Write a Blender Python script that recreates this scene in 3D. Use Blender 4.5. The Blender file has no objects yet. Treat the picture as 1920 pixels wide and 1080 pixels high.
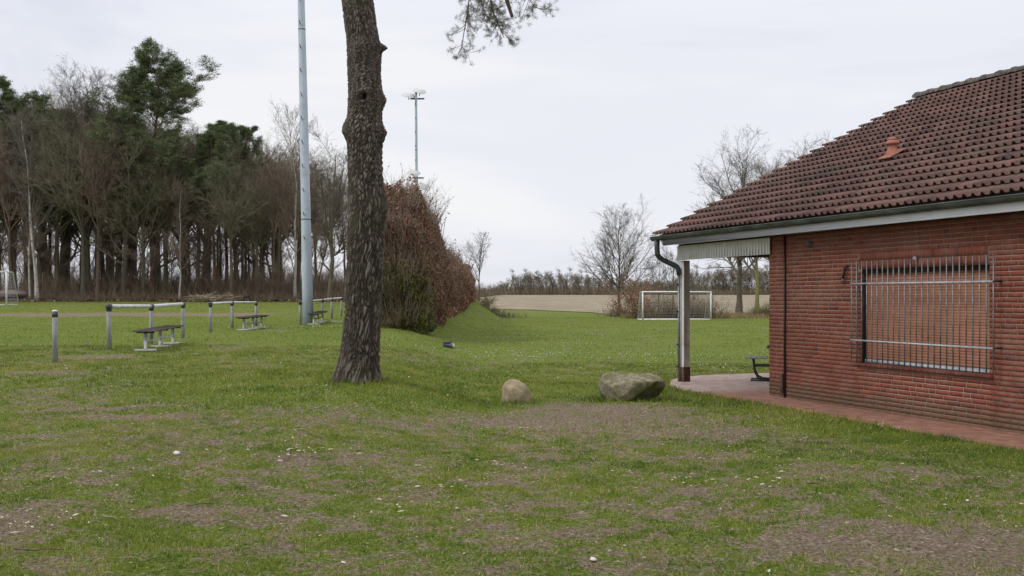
import bpy, math, numpy as np
from mathutils import noise as mnoise, Vector
sc = bpy.context.scene
COL = sc.collection
PI = math.pi
R = math.radians
# ------------------------------------------------------------------ camera
CAMZ = 1.62; F = 2050.0; HY = 558.0
cd = bpy.data.cameras.new("camera"); cam = bpy.data.objects.new("camera", cd); COL.objects.link(cam)
cam.location = (0, 0, CAMZ); cam.rotation_euler = (R(90), 0, 0)
cd.sensor_width = 36; cd.lens = 36 * F / 1920; cd.shift_y = (HY - 540) / 1920
cd.clip_end = 6000; cd.clip_start = .1
sc.camera = cam
# ------------------------------------------------------------------ light
SUN_EL, SUN_AZ = R(46), R(-108)          # azimuth from +Y clockwise; behind and left of the camera
w = bpy.data.worlds.new("World"); sc.world = w; w.use_nodes = True
nt = w.node_tree; nt.nodes.clear()
def N(t, typ, **kw):
    n = t.nodes.new(typ)
    for k, v in kw.items():
        if k in n.inputs: n.inputs[k].default_value = v
        else: setattr(n, k, v)
    return n
def ramp(t, src, stops, interp='LINEAR'):
    n = t.nodes.new('ShaderNodeValToRGB'); n.color_ramp.interpolation = interp
    e = n.color_ramp.elements
    while len(e) < len(stops): e.new(.5)
    for i, (p, c) in enumerate(stops):
        e[i].position = p; e[i].color = (*c, 1) if len(c) == 3 else c
    t.links.new(src, n.inputs[0]); return n
sky = N(nt, 'ShaderNodeTexSky', sky_type='NISHITA', sun_disc=False, sun_elevation=SUN_EL, sun_rotation=SUN_AZ)
bg1 = N(nt, 'ShaderNodeBackground', Strength=.09); nt.links.new(sky.outputs[0], bg1.inputs[0])
tc = N(nt, 'ShaderNodeTexCoord'); mp = N(nt, 'ShaderNodeMapping'); mp.inputs['Scale'].default_value = (1.0, 1.0, 4.2)
nt.links.new(tc.outputs['Generated'], mp.inputs[0])
nz = N(nt, 'ShaderNodeTexNoise', Scale=1.9, Detail=5.0, Roughness=.52, Distortion=.5); nt.links.new(mp.outputs[0], nz.inputs[0])
cl = ramp(nt, nz.outputs[0], [(.33, (.70, .72, .80)), (.5, (.80, .815, .87)), (.64, (.87, .875, .895))], 'EASE')
sx = N(nt, 'ShaderNodeSeparateXYZ'); nt.links.new(tc.outputs['Generated'], sx.inputs[0])
mr = N(nt, 'ShaderNodeMapRange'); mr.inputs['From Min'].default_value = .22; mr.inputs['From Max'].default_value = 1.0
mr.inputs['To Min'].default_value = 1.0; mr.inputs['To Max'].default_value = 1.75
nt.links.new(sx.outputs[2], mr.inputs[0])
bg2 = N(nt, 'ShaderNodeBackground'); nt.links.new(cl.outputs[0], bg2.inputs[0]); nt.links.new(mr.outputs[0], bg2.inputs[1])
mx = N(nt, 'ShaderNodeMixShader', Fac=.93); nt.links.new(bg1.outputs[0], mx.inputs[1]); nt.links.new(bg2.outputs[0], mx.inputs[2])
wo = N(nt, 'ShaderNodeOutputWorld'); nt.links.new(mx.outputs[0], wo.inputs[0])
ld = bpy.data.lights.new("sun", 'SUN'); ld.energy = 1.4; ld.angle = R(18); ld.color = (1, .96, .9)
sun = bpy.data.objects.new("sun", ld); COL.objects.link(sun)
sd = Vector((math.sin(SUN_AZ) * math.cos(SUN_EL), math.cos(SUN_AZ) * math.cos(SUN_EL), math.sin(SUN_EL)))
sun.rotation_euler = sd.to_track_quat('Z', 'Y').to_euler()
sc.view_settings.view_transform = 'Standard'; sc.view_settings.look = 'None'
sc.view_settings.exposure = 0.12; sc.view_settings.gamma = 1
sc.cycles.max_bounces = 6; sc.cycles.transparent_max_bounces = 6

# ------------------------------------------------------------------ helpers
def sstep(a, b, x):
    t = np.clip((x - a) / (b - a), 0, 1); return t * t * (3 - 2 * t)
_tab = np.random.RandomState(5).rand(512, 512)
def vnoise(x, y):
    xi = np.floor(x).astype(int); yi = np.floor(y).astype(int); fx = x - xi; fy = y - yi
    fx = fx * fx * (3 - 2 * fx); fy = fy * fy * (3 - 2 * fy)
    a = _tab[xi % 512, yi % 512]; b = _tab[(xi + 1) % 512, yi % 512]; c = _tab[xi % 512, (yi + 1) % 512]; d = _tab[(xi + 1) % 512, (yi + 1) % 512]
    return (a * (1 - fx) + b * fx) * (1 - fy) + (c * (1 - fx) + d * fx) * fy
def fbm(x, y, sc_, oct=4):
    x = np.asarray(x, float); y = np.asarray(y, float); s = 0; a = .5; t = 0
    for i in range(oct):
        s = s + a * vnoise(x * sc_ + 17.3 * i, y * sc_ + 9.1 * i); t += a; a *= .55; sc_ *= 2.1
    return s / t
def tag(o, label=None, cat=None, group=None, kind=None):
    if label: o['label'] = label
    if cat: o['category'] = cat
    if group: o['group'] = group
    if kind: o['kind'] = kind
    return o
def thing(name, loc, label, cat, group=None, rz=0):
    o = bpy.data.objects.new(name, None); COL.objects.link(o); o.location = loc; o.rotation_euler = (0, 0, rz)
    o.empty_display_size = .3
    return tag(o, label, cat, group)
class MB:
    """collects quads and triangles into one mesh"""
    def __init__(s): s.V = []; s.Q = []; s.T = []; s.n = 0; s.A = []
    def add(s, V, Q=None, T=None, a=0.0):
        V = np.asarray(V, float).reshape(-1, 3)
        if Q is not None and len(Q): s.Q.append(np.asarray(Q, int).reshape(-1, 4) + s.n)
        if T is not None and len(T): s.T.append(np.asarray(T, int).reshape(-1, 3) + s.n)
        s.V.append(V); s.n += len(V)
        s.A.append(np.full(len(V), a) if np.isscalar(a) else np.asarray(a, float)); return s
    def box(s, lo, hi, a=0.0):
        x0, y0, z0 = lo; x1, y1, z1 = hi
        V = [(x0, y0, z0), (x1, y0, z0), (x1, y1, z0), (x0, y1, z0), (x0, y0, z1), (x1, y0, z1), (x1, y1, z1), (x0, y1, z1)]
        return s.add(V, [(0, 3, 2, 1), (4, 5, 6, 7), (0, 1, 5, 4), (1, 2, 6, 5), (2, 3, 7, 6), (3, 0, 4, 7)], None, a)
    def bbox(s, lo, hi, b=.006, a=0.0):
        """box with chamfered edges"""
        lo = np.array(lo, float); hi = np.array(hi, float); V = []; idx = {}
        for sx_ in (0, 1):
            for sy in (0, 1):
                for sz in (0, 1):
                    c = [sx_, sy, sz]
                    for ax in range(3):
                        p = [0, 0, 0]
                        for k in range(3):
                            e = hi[k] if c[k] else lo[k]
                            p[k] = e if k == ax else (e - b if c[k] else e + b)
                        idx[(sx_, sy, sz, ax)] = len(V); V.append(p)
        Q = []; T = []
        for ax in range(3):
            u, v = (ax + 1) % 3, (ax + 2) % 3
            for sd_ in (0, 1):
                def c(a_, b_):
                    k = [0, 0, 0]; k[ax] = sd_; k[u] = a_; k[v] = b_; return idx[(*k, ax)]
                f = [c(0, 0), c(1, 0), c(1, 1), c(0, 1)]; Q.append(f if sd_ else f[::-1])
        for ax in range(3):
            u, v = (ax + 1) % 3, (ax + 2) % 3
            for a_ in (0, 1):
                for b_ in (0, 1):
                    def e(t, face):
                        k = [0, 0, 0]; k[ax] = t; k[u] = a_; k[v] = b_; return idx[(*k, face)]
                    Q.append([e(0, u), e(1, u), e(1, v), e(0, v)])
        for sx_ in (0, 1):
            for sy in (0, 1):
                for sz in (0, 1): T.append([idx[(sx_, sy, sz, 0)], idx[(sx_, sy, sz, 1)], idx[(sx_, sy, sz, 2)]])
        return s.add(V, Q, T, a)
    def tube(s, pts, r, k=12, cap=True, a=0.0):
        pts = [Vector(p) for p in pts]; n = len(pts)
        rr = r if hasattr(r, '__len__') else [r] * n
        V = []; up = None
        for i, p in enumerate(pts):
            d = (pts[min(i + 1, n - 1)] - pts[max(i - 1, 0)]).normalized()
            if up is None: up = Vector((0, 0, 1)) if abs(d.z) < .9 else Vector((1, 0, 0))
            x = d.cross(up).normalized(); y = x.cross(d).normalized(); up = y
            for j in range(k):
                t = 2 * PI * j / k; V.append(p + (x * math.cos(t) + y * math.sin(t)) * rr[i])
        Q = []; T = []
        for i in range(n - 1):
            for j in range(k):
                j2 = (j + 1) % k; Q.append((i * k + j, i * k + j2, (i + 1) * k + j2, (i + 1) * k + j))
        if cap:
            V.append(pts[0]); V.append(pts[-1]); c0 = n * k; c1 = c0 + 1
            for j in range(k):
                j2 = (j + 1) % k; T.append((c0, j2, j)); T.append((c1, (n - 1) * k + j, (n - 1) * k + j2))
        return s.add([tuple(v) for v in V], Q, T, a)
    def lathe(s, prof, k=24, cen=(0, 0, 0), a=0.0):
        V = []; Q = []
        for (r, z) in prof:
            for j in range(k):
                t = 2 * PI * j / k; V.append((cen[0] + r * math.cos(t), cen[1] + r * math.sin(t), cen[2] + z))
        for i in range(len(prof) - 1):
            for j in range(k):
                j2 = (j + 1) % k; Q.append((i * k + j, i * k + j2, (i + 1) * k + j2, (i + 1) * k + j))
        return s.add(V, Q, None, a)
    def build(s, name, mat, parent=None, smooth=False, attr=None, loc=None):
        V = np.concatenate(s.V); me = bpy.data.meshes.new(name)
        q = np.concatenate(s.Q) if s.Q else np.zeros((0, 4), int); t = np.concatenate(s.T) if s.T else np.zeros((0, 3), int)
        if loc is not None: V = V - np.array(loc)
        me.vertices.add(len(V)); me.vertices.foreach_set('co', V.astype(np.float32).ravel())
        nl = len(q) * 4 + len(t) * 3; me.loops.add(nl)
        me.loops.foreach_set('vertex_index', np.concatenate([q.ravel(), t.ravel()]).astype(np.int32))
        me.polygons.add(len(q) + len(t))
        st = np.concatenate([np.arange(len(q)) * 4, len(q) * 4 + np.arange(len(t)) * 3]).astype(np.int32)
        me.polygons.foreach_set('loop_start', st)
        if smooth: me.polygons.foreach_set('use_smooth', np.ones(len(st), bool))
        me.update(calc_edges=True)
        if attr:
            at = me.attributes.new(attr, 'FLOAT', 'POINT'); at.data.foreach_set('value', np.concatenate(s.A).astype(np.float32))
        me.validate()
        if mat: me.materials.append(mat)
        o = bpy.data.objects.new(name, me); COL.objects.link(o)
        if loc is not None: o.location = loc
        if parent: o.parent = parent
        return o
def copy_tree(o, parent=None):
    c = o.copy(); COL.objects.link(c); c.parent = parent
    for ch in list(o.children):
        if ch is not c: copy_tree(ch, c)
    return c
# ---- materials
def mat(name, base=(.5, .5, .5), rough=.8, metal=0.0, spec=.3):
    m = bpy.data.materials.new(name); m.use_nodes = True; b = m.node_tree.nodes['Principled BSDF']
    b.inputs['Base Color'].default_value = (*base, 1); b.inputs['Roughness'].default_value = rough
    b.inputs['Metallic'].default_value = metal; b.inputs['Specular IOR Level'].default_value = spec
    return m, m.node_tree, b
def nmat(name, stops, scale=4.0, rough=.85, metal=0, detail=6, bump=0, bscale=None, dist=0, stretch=(1, 1, 1), spec=.25, second=None, rr=.6):
    """noise-coloured material; second=(scale, dark multiplier colour, lo, hi) adds blotches"""
    m, t, b = mat(name, rough=rough, metal=metal, spec=spec)
    tc = N(t, 'ShaderNodeTexCoord'); mp = N(t, 'ShaderNodeMapping'); mp.inputs['Scale'].default_value = stretch
    t.links.new(tc.outputs['Object'], mp.inputs[0])
    n = N(t, 'ShaderNodeTexNoise', Scale=scale, Detail=detail, Roughness=rr, Distortion=dist); t.links.new(mp.outputs[0], n.inputs[0])
    r = ramp(t, n.outputs[0], stops); out = r.outputs[0]
    if second:
        n2 = N(t, 'ShaderNodeTexNoise', Scale=second[0], Detail=5.0, Roughness=.6); t.links.new(tc.outputs['Object'], n2.inputs[0])
        r2 = ramp(t, n2.outputs[0], [(second[2], (0, 0, 0)), (second[3], (1, 1, 1))])
        mxn = N(t, 'ShaderNodeMixRGB'); mxn.inputs[2].default_value = (*second[1], 1)
        t.links.new(r2.outputs[0], mxn.inputs[0]); t.links.new(out, mxn.inputs[1]); out = mxn.outputs[0]
    t.links.new(out, b.inputs['Base Color'])
    if bump:
        nb = N(t, 'ShaderNodeTexNoise', Scale=bscale or scale * 3, Detail=6.0); t.links.new(mp.outputs[0], nb.inputs[0])
        bp = N(t, 'ShaderNodeBump', Strength=bump, Distance=.02); t.links.new(nb.outputs[0], bp.inputs['Height']); t.links.new(bp.outputs[0], b.inputs['Normal'])
    return m
def amat(name, attr, stops, rough=.8, nscale=0, namt=0, interp='LINEAR', spec=.25, translucent=0, objrand=0):
    """colour from a per-vertex own-colour attribute, with a little noise"""
    m, t, b = mat(name, rough=rough, spec=spec)
    a = N(t, 'ShaderNodeAttribute', attribute_name=attr); src = a.outputs['Fac']
    if nscale:
        tc = N(t, 'ShaderNodeTexCoord'); n = N(t, 'ShaderNodeTexNoise', Scale=nscale, Detail=5.0, Roughness=.65); t.links.new(tc.outputs['Object'], n.inputs[0])
        s = N(t, 'ShaderNodeMath', operation='MULTIPLY_ADD'); s.inputs[1].default_value = namt; s.inputs[2].default_value = -namt / 2
        t.links.new(n.outputs[0], s.inputs[0]); ad = N(t, 'ShaderNodeMath', operation='ADD'); t.links.new(s.outputs[0], ad.inputs[0]); t.links.new(src, ad.inputs[1]); src = ad.outputs[0]
    r = ramp(t, src, stops, interp); out = r.outputs[0]
    if objrand:
        oi = N(t, 'ShaderNodeObjectInfo'); hs = N(t, 'ShaderNodeHueSaturation')
        mm = N(t, 'ShaderNodeMapRange'); mm.inputs['To Min'].default_value = 1 - objrand; mm.inputs['To Max'].default_value = 1 + objrand
        t.links.new(oi.outputs['Random'], mm.inputs[0]); t.links.new(mm.outputs[0], hs.inputs['Value']); t.links.new(out, hs.inputs['Color']); out = hs.outputs[0]
    t.links.new(out, b.inputs['Base Color'])
    if translucent:
        tr = N(t, 'ShaderNodeBsdfTranslucent'); t.links.new(out, tr.inputs[0]); ms = N(t, 'ShaderNodeMixShader', Fac=translucent)
        o = t.nodes['Material Output']; t.links.new(b.outputs[0], ms.inputs[1]); t.links.new(tr.outputs[0], ms.inputs[2]); t.links.new(ms.outputs[0], o.inputs[0])
    return m
# ---- terrain
def terr0(X, Y):
    X = np.asarray(X, float); Y = np.asarray(Y, float)
    H = np.interp(Y, [4, 9, 12.5, 16, 21.4, 25, 31, 38, 46, 60, 78, 100, 130, 400], [0, .07, .23, .40, .38, .41, .46, .50, .52, .74, 1.05, 1.42, 1.5, 1.7])
    XL = np.interp(Y, [0, 12, 16, 22, 36, 79, 95, 112], [-4.5, -3.0, -2.1, -2.9, -4.4, -3.4, -3.0, -8])
    XR = np.interp(Y, [0, 12, 16, 22, 36, 79, 95, 112], [0, 0, -.1, -.2, -1.6, -.4, -.6, -4])
    s = 1 - sstep(XL, XR, X)
    Fz = np.interp(Y, [0, 130, 170, 250, 345, 1000], [0, 0, .15, 1.1, 2.4, 3.5])
    return s * H + (1 - s) * Fz
def terr(X, Y):
    X = np.asarray(X, float); Y = np.asarray(Y, float)
    amp = sstep(140, 30, Y)
    return terr0(X, Y) + ((fbm(X, Y, .55, 2) - .5) * .09 + (fbm(X, Y, 3.1, 3) - .5) * .05) * amp * offpave(X, Y) + (fbm(X + 11, Y + 5, 9.0, 3) - .5) * .030 * sstep(24, 12, Y) * offpave(X, Y)
# building frame
CX, CY = 4.20, 17.85
DX, DY = .326, -.9454
NX, NY = .9454, .326
def loc_sn(X, Y): return (X - CX) * DX + (Y - CY) * DY, (X - CX) * NX + (Y - CY) * NY
# paving outline in (s, n)
PAVE = [(14, -.99), (5, -.93), (3, -.82), (1.5, -.76), (0, -.78), (-1.0, -.80), (-1.8, -.72), (-2.5, -.52), (-3.1, -.22), (-3.6, .1), (-4.1, .6), (-4.4, 1.1), (-4.55, 1.8), (-4.6, 3), (-4.6, 12), (0.1, 12)]
def pave_edge_n(s):  # n of grassy edge for given s
    ps = [p[0] for p in PAVE[:14]][::-1]; pn = [p[1] for p in PAVE[:14]][::-1]
    return np.interp(s, ps, pn, left=30)
def offpave(X, Y):
    s, n = loc_sn(X, Y); e = pave_edge_n(s); return sstep(.0, .6, np.maximum(e - n, -4.6 - s))
def on_pave(X, Y, m=0.0):
    s, n = loc_sn(X, Y); return (n > pave_edge_n(s) - m) & (s > -4.62 - m) & (n < 12.5)
def gp(px, py, z=0.0):
    Y = (CAMZ - z) * F / (py - HY); return (px - 960) / F * Y, Y
def at(px, Y): return (px - 960) / F * Y
def zt(X, Y): return float(terr(np.array([X]), np.array([Y]))[0])
def ell(X, Y, cx, cy, rx, ry, soft=.5):
    d = np.sqrt(((X - cx) / rx) ** 2 + ((Y - cy) / ry) ** 2); return sstep(1 + soft, 1 - soft, d + (fbm(X, Y, 1.3, 3) - .5) * 1.1)
def bare(X, Y):
    """0 lush .. 1 bare soil"""
    n1 = fbm(X, Y, .6, 4); n2 = fbm(X + 40, Y + 7, 2.6, 4); n3 = fbm(X + 3, Y + 70, 9.0, 3)
    b = .30 + (n1 - .5) * .45 + (n2 - .5) * .8 + (n3 - .5) * 1.1
    near = sstep(17, 12, Y); b = b + .13 * near
    def patch(b, v, e): e = e * .9; return b * (1 - e) + (v + (n3 - .5) * .9 + (n2 - .5) * .5) * e
    b = patch(b, .93, ell(X, Y, .45, 15.2, 1.9, 1.75)); b = patch(b, .7, ell(X, Y, 1.6, 13.4, 1.3, 1.0))
    b = patch(b, .84, ell(X, Y, 3.0, 7.2, 1.0, .85)); b = patch(b, .78, ell(X, Y, -3.6, 7.2, .6, 1.0)); b = patch(b, .85, ell(X, Y, -2.4, 8.2, .45, .28))
    b = patch(b, .62, ell(X, Y, -2.0, 13.2, 1.2, .8)); b = patch(b, .8, ell(X, Y, -8.6, 22.6, .8, .5)); b = patch(b, .8, ell(X, Y, -7.5, 17.5, .9, .5))
    b = patch(b, .6, ell(X, Y, -2.3, 22.5, .7, .8)); b = patch(b, .75, ell(X, Y, -8.0, 37, .5, .5)); b = patch(b, .75, ell(X, Y, -4.4, 12.6, 1.6, .16, .6))
    yl = 13.25 + (X + 5.6) * .16 + .25 * np.sin(X * 1.3); ln = sstep(.16, .05, np.abs(Y - yl)) * ((X > -5.8) & (X < -1.6)); b = b * (1 - ln) + .85 * ln
    # worn line along the pitch
    yw = 57 + 2 * fbm(X, Y, .1, 2); lw = sstep(5.0, 1.0, np.abs(Y - yw)) * sstep(-11, -15, X); b = b * (1 - .9 * lw) + .9 * lw * (1.1 + (n2 - .5))
    far = sstep(24, 34, Y) * (1 - .9 * lw); b = b * (1 - far * .35) + far * .35 * (fbm(X + 60, Y + 3, .13, 4) - .42)
    # lush
    b = np.minimum(b, b * (1 - .6 * ell(X, Y, 1.9, 17.1, 1.0, .55, .4))); lt = ell(X, Y, -2.4, 16.3, 2.6, 2.2, .5); b = b * (1 - lt * .85)
    l2 = ell(X, Y, -.2, 20.5, 3.5, 2.5, .5); b = b * (1 - l2 * .5)
    s, n = loc_sn(X, Y); dd = pave_edge_n(s) - n; le = sstep(1.5 + (n1 - .5) * 1.6, .5, dd) * (dd > -.2) * (s > -5); b = b * (1 - le * .9)
    return np.clip(b, 0, 1)
# ------------------------------------------------------------------ ground sheet
rng = np.random.RandomState(11)
def grid_mesh(name, Xg, Yg, Zg, mat, attrs=None, smooth=True, parent=None):
    r, c = Xg.shape; V = np.stack([Xg, Yg, Zg], -1).reshape(-1, 3); i = np.arange(r * c).reshape(r, c)
    Q = np.stack([i[:-1, :-1], i[:-1, 1:], i[1:, 1:], i[1:, :-1]], -1).reshape(-1, 4)
    mb = MB(); mb.add(V, Q, None, 0.0); o = mb.build(name, mat, parent, smooth)
    for k, v in (attrs or {}).items():
        a = o.data.attributes.new(k, 'FLOAT', 'POINT'); a.data.foreach_set('value', v.ravel().astype(np.float32))
    return o
def ground_mat():
    m, t, b = mat('ground_mat', rough=.95, spec=.1)
    tc = N(t, 'ShaderNodeTexCoord'); at_ = N(t, 'ShaderNodeAttribute', attribute_name='bare')
    n1 = N(t, 'ShaderNodeTexNoise', Scale=11.0, Detail=10.0, Roughness=.78); t.links.new(tc.outputs['Object'], n1.inputs[0])
    n2 = N(t, 'ShaderNodeTexNoise', Scale=34.0, Detail=8.0, Roughness=.75); t.links.new(tc.outputs['Object'], n2.inputs[0])
    n3 = N(t, 'ShaderNodeTexNoise', Scale=.35, Detail=6.0, Roughness=.6); t.links.new(tc.outputs['Object'], n3.inputs[0])
    a1 = N(t, 'ShaderNodeMath', operation='MULTIPLY_ADD'); a1.inputs[1].default_value = .9; a1.inputs[2].default_value = -.45; t.links.new(n1.outputs[0], a1.inputs[0])
    a2 = N(t, 'ShaderNodeMath', operation='MULTIPLY_ADD'); a2.inputs[1].default_value = 1.1; a2.inputs[2].default_value = -.55; t.links.new(n2.outputs[0], a2.inputs[0])
    s1 = N(t, 'ShaderNodeMath', operation='ADD'); t.links.new(at_.outputs['Fac'], s1.inputs[0]); t.links.new(a1.outputs[0], s1.inputs[1])
    s2 = N(t, 'ShaderNodeMath', operation='ADD'); t.links.new(s1.outputs[0], s2.inputs[0]); t.links.new(a2.outputs[0], s2.inputs[1])
    soil = ramp(t, n2.outputs[0], [(.36, (.048, .034, .023)), (.48, (.17, .128, .088)), (.56, (.24, .185, .133)), (.66, (.42, .35, .27))])
    gr = ramp(t, n2.outputs[0], [(.36, (.028, .048, .006)), (.49, (.105, .150, .018)), (.57, (.175, .20, .034)), (.66, (.32, .29, .12))])
    g2 = N(t, 'ShaderNodeMixRGB', blend_type='MULTIPLY', Fac=.55); t.links.new(gr.outputs[0], g2.inputs[1])
    r3 = ramp(t, n3.outputs[0], [(.3, (.72, .85, .7)), (.7, (1.2, 1.12, 1.15))]); t.links.new(r3.outputs[0], g2.inputs[2])
    f = ramp(t, s2.outputs[0], [(.33, (0, 0, 0)), (.72, (1, 1, 1))])
    mxn = N(t, 'ShaderNodeMixRGB'); t.links.new(f.outputs[0], mxn.inputs[0]); t.links.new(g2.outputs[0], mxn.inputs[1]); t.links.new(soil.outputs[0], mxn.inputs[2])
    t.links.new(mxn.outputs[0], b.inputs['Base Color'])
    bp = N(t, 'ShaderNodeBump', Strength=1.0, Distance=.035); t.links.new(n1.outputs[0], bp.inputs['Height'])
    bp2 = N(t, 'ShaderNodeBump', Strength=.9, Distance=.012); t.links.new(n2.outputs[0], bp2.inputs['Height']); t.links.new(bp.outputs[0], bp2.inputs['Normal'])
    t.links.new(bp2.outputs[0], b.inputs['Normal'])
    return m
ys = np.concatenate([np.arange(-14, 5, .8), np.arange(5, 12, .032), np.arange(12, 24, .055), 24 * 1.016 ** np.arange(0, 300)]); ys = ys[ys < 2600]
cu = np.linspace(-1, 1, 640); cu = cu * (.55 + .45 * np.abs(cu) ** 1.5)
Xg = cu[None, :] * (.62 * np.maximum(ys, 0) + 14)[:, None] / 1.0 * 1.25; Yg = np.repeat(ys[:, None], len(cu), 1)
Zg = terr(Xg, Yg)
tag(grid_mesh('ground', Xg, Yg, Zg, ground_mat(), {'bare': bare(Xg, Yg)}), kind='structure')
# stubble field beyond the pitch
m_stub = nmat('stubble_mat', [(.34, (.12, .09, .055)), (.5, (.255, .205, .135)), (.66, (.38, .32, .23))], scale=1.6, stretch=(.35, .8, 1), detail=9, rr=.75, bump=1, bscale=3.0, second=(.09, (.17, .145, .085), .45, .65))
fy = np.linspace(92, 352, 120)[:, None]; fx = np.linspace(0, 1, 90)[None, :]
x0 = np.interp(fy, [92, 118, 140, 160, 352], [9.5, 8.5, 2, -14, -60]); x1 = np.interp(fy, [92, 352], [60, 260])
Xf = x0 + (x1 - x0) * fx; Yf = fy + 3.2 * (fbm(Xf, fy + 0 * fx, .22, 3) - .5)
tag(grid_mesh('stubble_field', Xf, Yf, terr0(Xf, Yf) + .06, m_stub), kind='structure')

# ------------------------------------------------------------------ grass
def blades(name, n, y0, y1, hlo, hhi, wd, thin=1.0, seed=1, power=1.0, nobuild=(9, 12)):
    r = np.random.RandomState(seed)
    u = r.rand(n); Y = np.sqrt(y0 * y0 + u * (y1 * y1 - y0 * y0)) if power == 1 else y0 * (y1 / y0) ** u
    X = (r.rand(n) * 2 - 1) * (.5 * Y + .6)
    b = bare(X, Y); cl_ = .5 * fbm(X + 5, Y + 5, 5.0, 3) + .5 * fbm(X + 5, Y + 5, 14.0, 2)
    p = np.clip(1.10 - b * 1.25 + (cl_ - .5) * 3.2, 0.02, 1) * thin
    keep = (r.rand(n) < p) & ~on_pave(X, Y, -.03)
    s, nn = loc_sn(X, Y); keep &= ~((nn > -.1) & (s > -.2))
    X = X[keep]; Y = Y[keep]; b = b[keep]; cl_ = cl_[keep]; n = len(X); Z = terr(X, Y)
    s, nn = loc_sn(X, Y); edge = sstep(.55, .05, pave_edge_n(s) - nn) * (s > -4)
    trk = np.exp(-((np.hypot(X + 2.29, Y - 16.0) - .42) / .18) ** 2) + np.exp(-((np.hypot(X - .08, Y - 17.25) - .30) / .10) ** 2) + np.exp(-((np.hypot((X - 1.87) / 1.6, Y - 17.1) - .38) / .12) ** 2); h = (hlo + (hhi - hlo) * r.rand(n)) * (1.25 - b * .8) * (.35 + 1.4 * cl_) * (1 + .7 * edge + 1.2 * trk)
    th = r.rand(n) * 2 * PI; ln = h * (.25 + .9 * r.rand(n)); ph = r.rand(n) * 2 * PI; ww = wd * (.6 + .8 * r.rand(n))
    dx = np.cos(th) * ww; dy = np.sin(th) * ww
    p0 = np.stack([X - dx, Y - dy, Z - .004], -1); p1 = np.stack([X + dx, Y + dy, Z - .004], -1)
    tip = np.stack([X + np.cos(ph) * ln, Y + np.sin(ph) * ln, Z + h], -1)
    V = np.stack([p0, p1, tip], 1).reshape(-1, 3); T = np.arange(3 * n).reshape(n, 3)
    big = .6 * fbm(X + 90, Y, .5, 3) + .4 * fbm(X + 9, Y, .09, 3) + .06 * sstep(24, 40, Y); c = .10 + .55 * r.rand(n) + (big - .5) * .9 + (fbm(X + 33, Y + 8, 2.4, 3) - .5) * 1.1 + b * .30; st = r.rand(n) < (.10 + .22 * b); c[st] = .95 + .25 * r.rand(st.sum())
    mb = MB(); mb.add(V, None, T, np.repeat(np.clip(c, 0, 1.2), 3)); return mb
m_grass = amat('grass_mat', 'tint', [(0, (.046, .096, .014)), (.3, (.097, .162, .018)), (.6, (.195, .235, .022)), (.85, (.295, .28, .06)), (1.0, (.45, .37, .20))], rough=.7, spec=.15, translucent=.25)
g = MB()
for a in (('a', 430000, 5.6, 13, .007, .032, .0024, 1, 1), ('b', 330000, 13, 27, .015, .042, .0045, 1, 2), ('c', 260000, 27, 90, .02, .05, .008, .9, 3)):
    k = blades(*a); g.add(np.concatenate(k.V), None, np.concatenate(k.T), np.concatenate(k.A))
tag(g.build('grass', m_grass, None, attr='tint'), 'short patchy green lawn grass growing over the bare brown soil', 'grass', kind='stuff')

# litter : pale wood chips, dead leaves
def flakes(n, y0, y1, smin, smax, seed, dens, hgt=.01, aspect=3.0, lift=.012):
    r = np.random.RandomState(seed); u = r.rand(n); Y = np.sqrt(y0 * y0 + u * (y1 * y1 - y0 * y0)); X = (r.rand(n) * 2 - 1) * (.5 * Y + .4)
    k = (r.rand(n) < dens(X, Y)) & ~on_pave(X, Y, .02); s, nn = loc_sn(X, Y); k &= ~((nn > -.1) & (s > -.2)); X = X[k]; Y = Y[k]; n = len(X); Z = terr(X, Y) + lift * (.4 + r.rand(n))
    L = smin + (smax - smin) * r.rand(n) ** 3; W = L / (1.3 + aspect * r.rand(n)); th = r.rand(n) * 2 * PI
    d = np.stack([np.cos(th), np.sin(th), (r.rand(n) - .5) * .5], -1); e = np.stack([-np.sin(th), np.cos(th), (r.rand(n) - .5) * .5], -1); up = np.array([0, 0, 1.0])
    c = np.stack([X, Y, Z], -1); L = L[:, None] / 2; W = W[:, None] / 2; H = (.15 * W)
    V = np.stack([c - d * L, c + e * W * (.6 + .5 * r.rand(n, 1)), c + d * L, c - e * W * (.6 + .5 * r.rand(n, 1)), c + up * (H + .003)], 1).reshape(-1, 3)
    i = np.arange(n)[:, None] * 5; T = np.concatenate([i + [0, 4, 1], i + [1, 4, 2], i + [2, 4, 3], i + [3, 4, 0]])
    T = T[:, [0, 2, 1]]
    return V, T, np.repeat(r.rand(n), 5)
def chipd(X, Y): return np.clip(.10 + 1.9 * np.clip(fbm(X + 31, Y + 12, .9, 3) - .52, 0, 1) * 3 + .3 * bare(X, Y), 0, 1)
m_chip = amat('wood_chip_mat', 'tint', [(0, (.22, .175, .12)), (.6, (.38, .32, .24)), (1, (.60, .55, .46))], nscale=80, namt=.3)
mb = MB(); V, T, A = flakes(9000, 5.8, 17, .008, .050, 21, chipd); mb.add(V, None, T, A)
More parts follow.
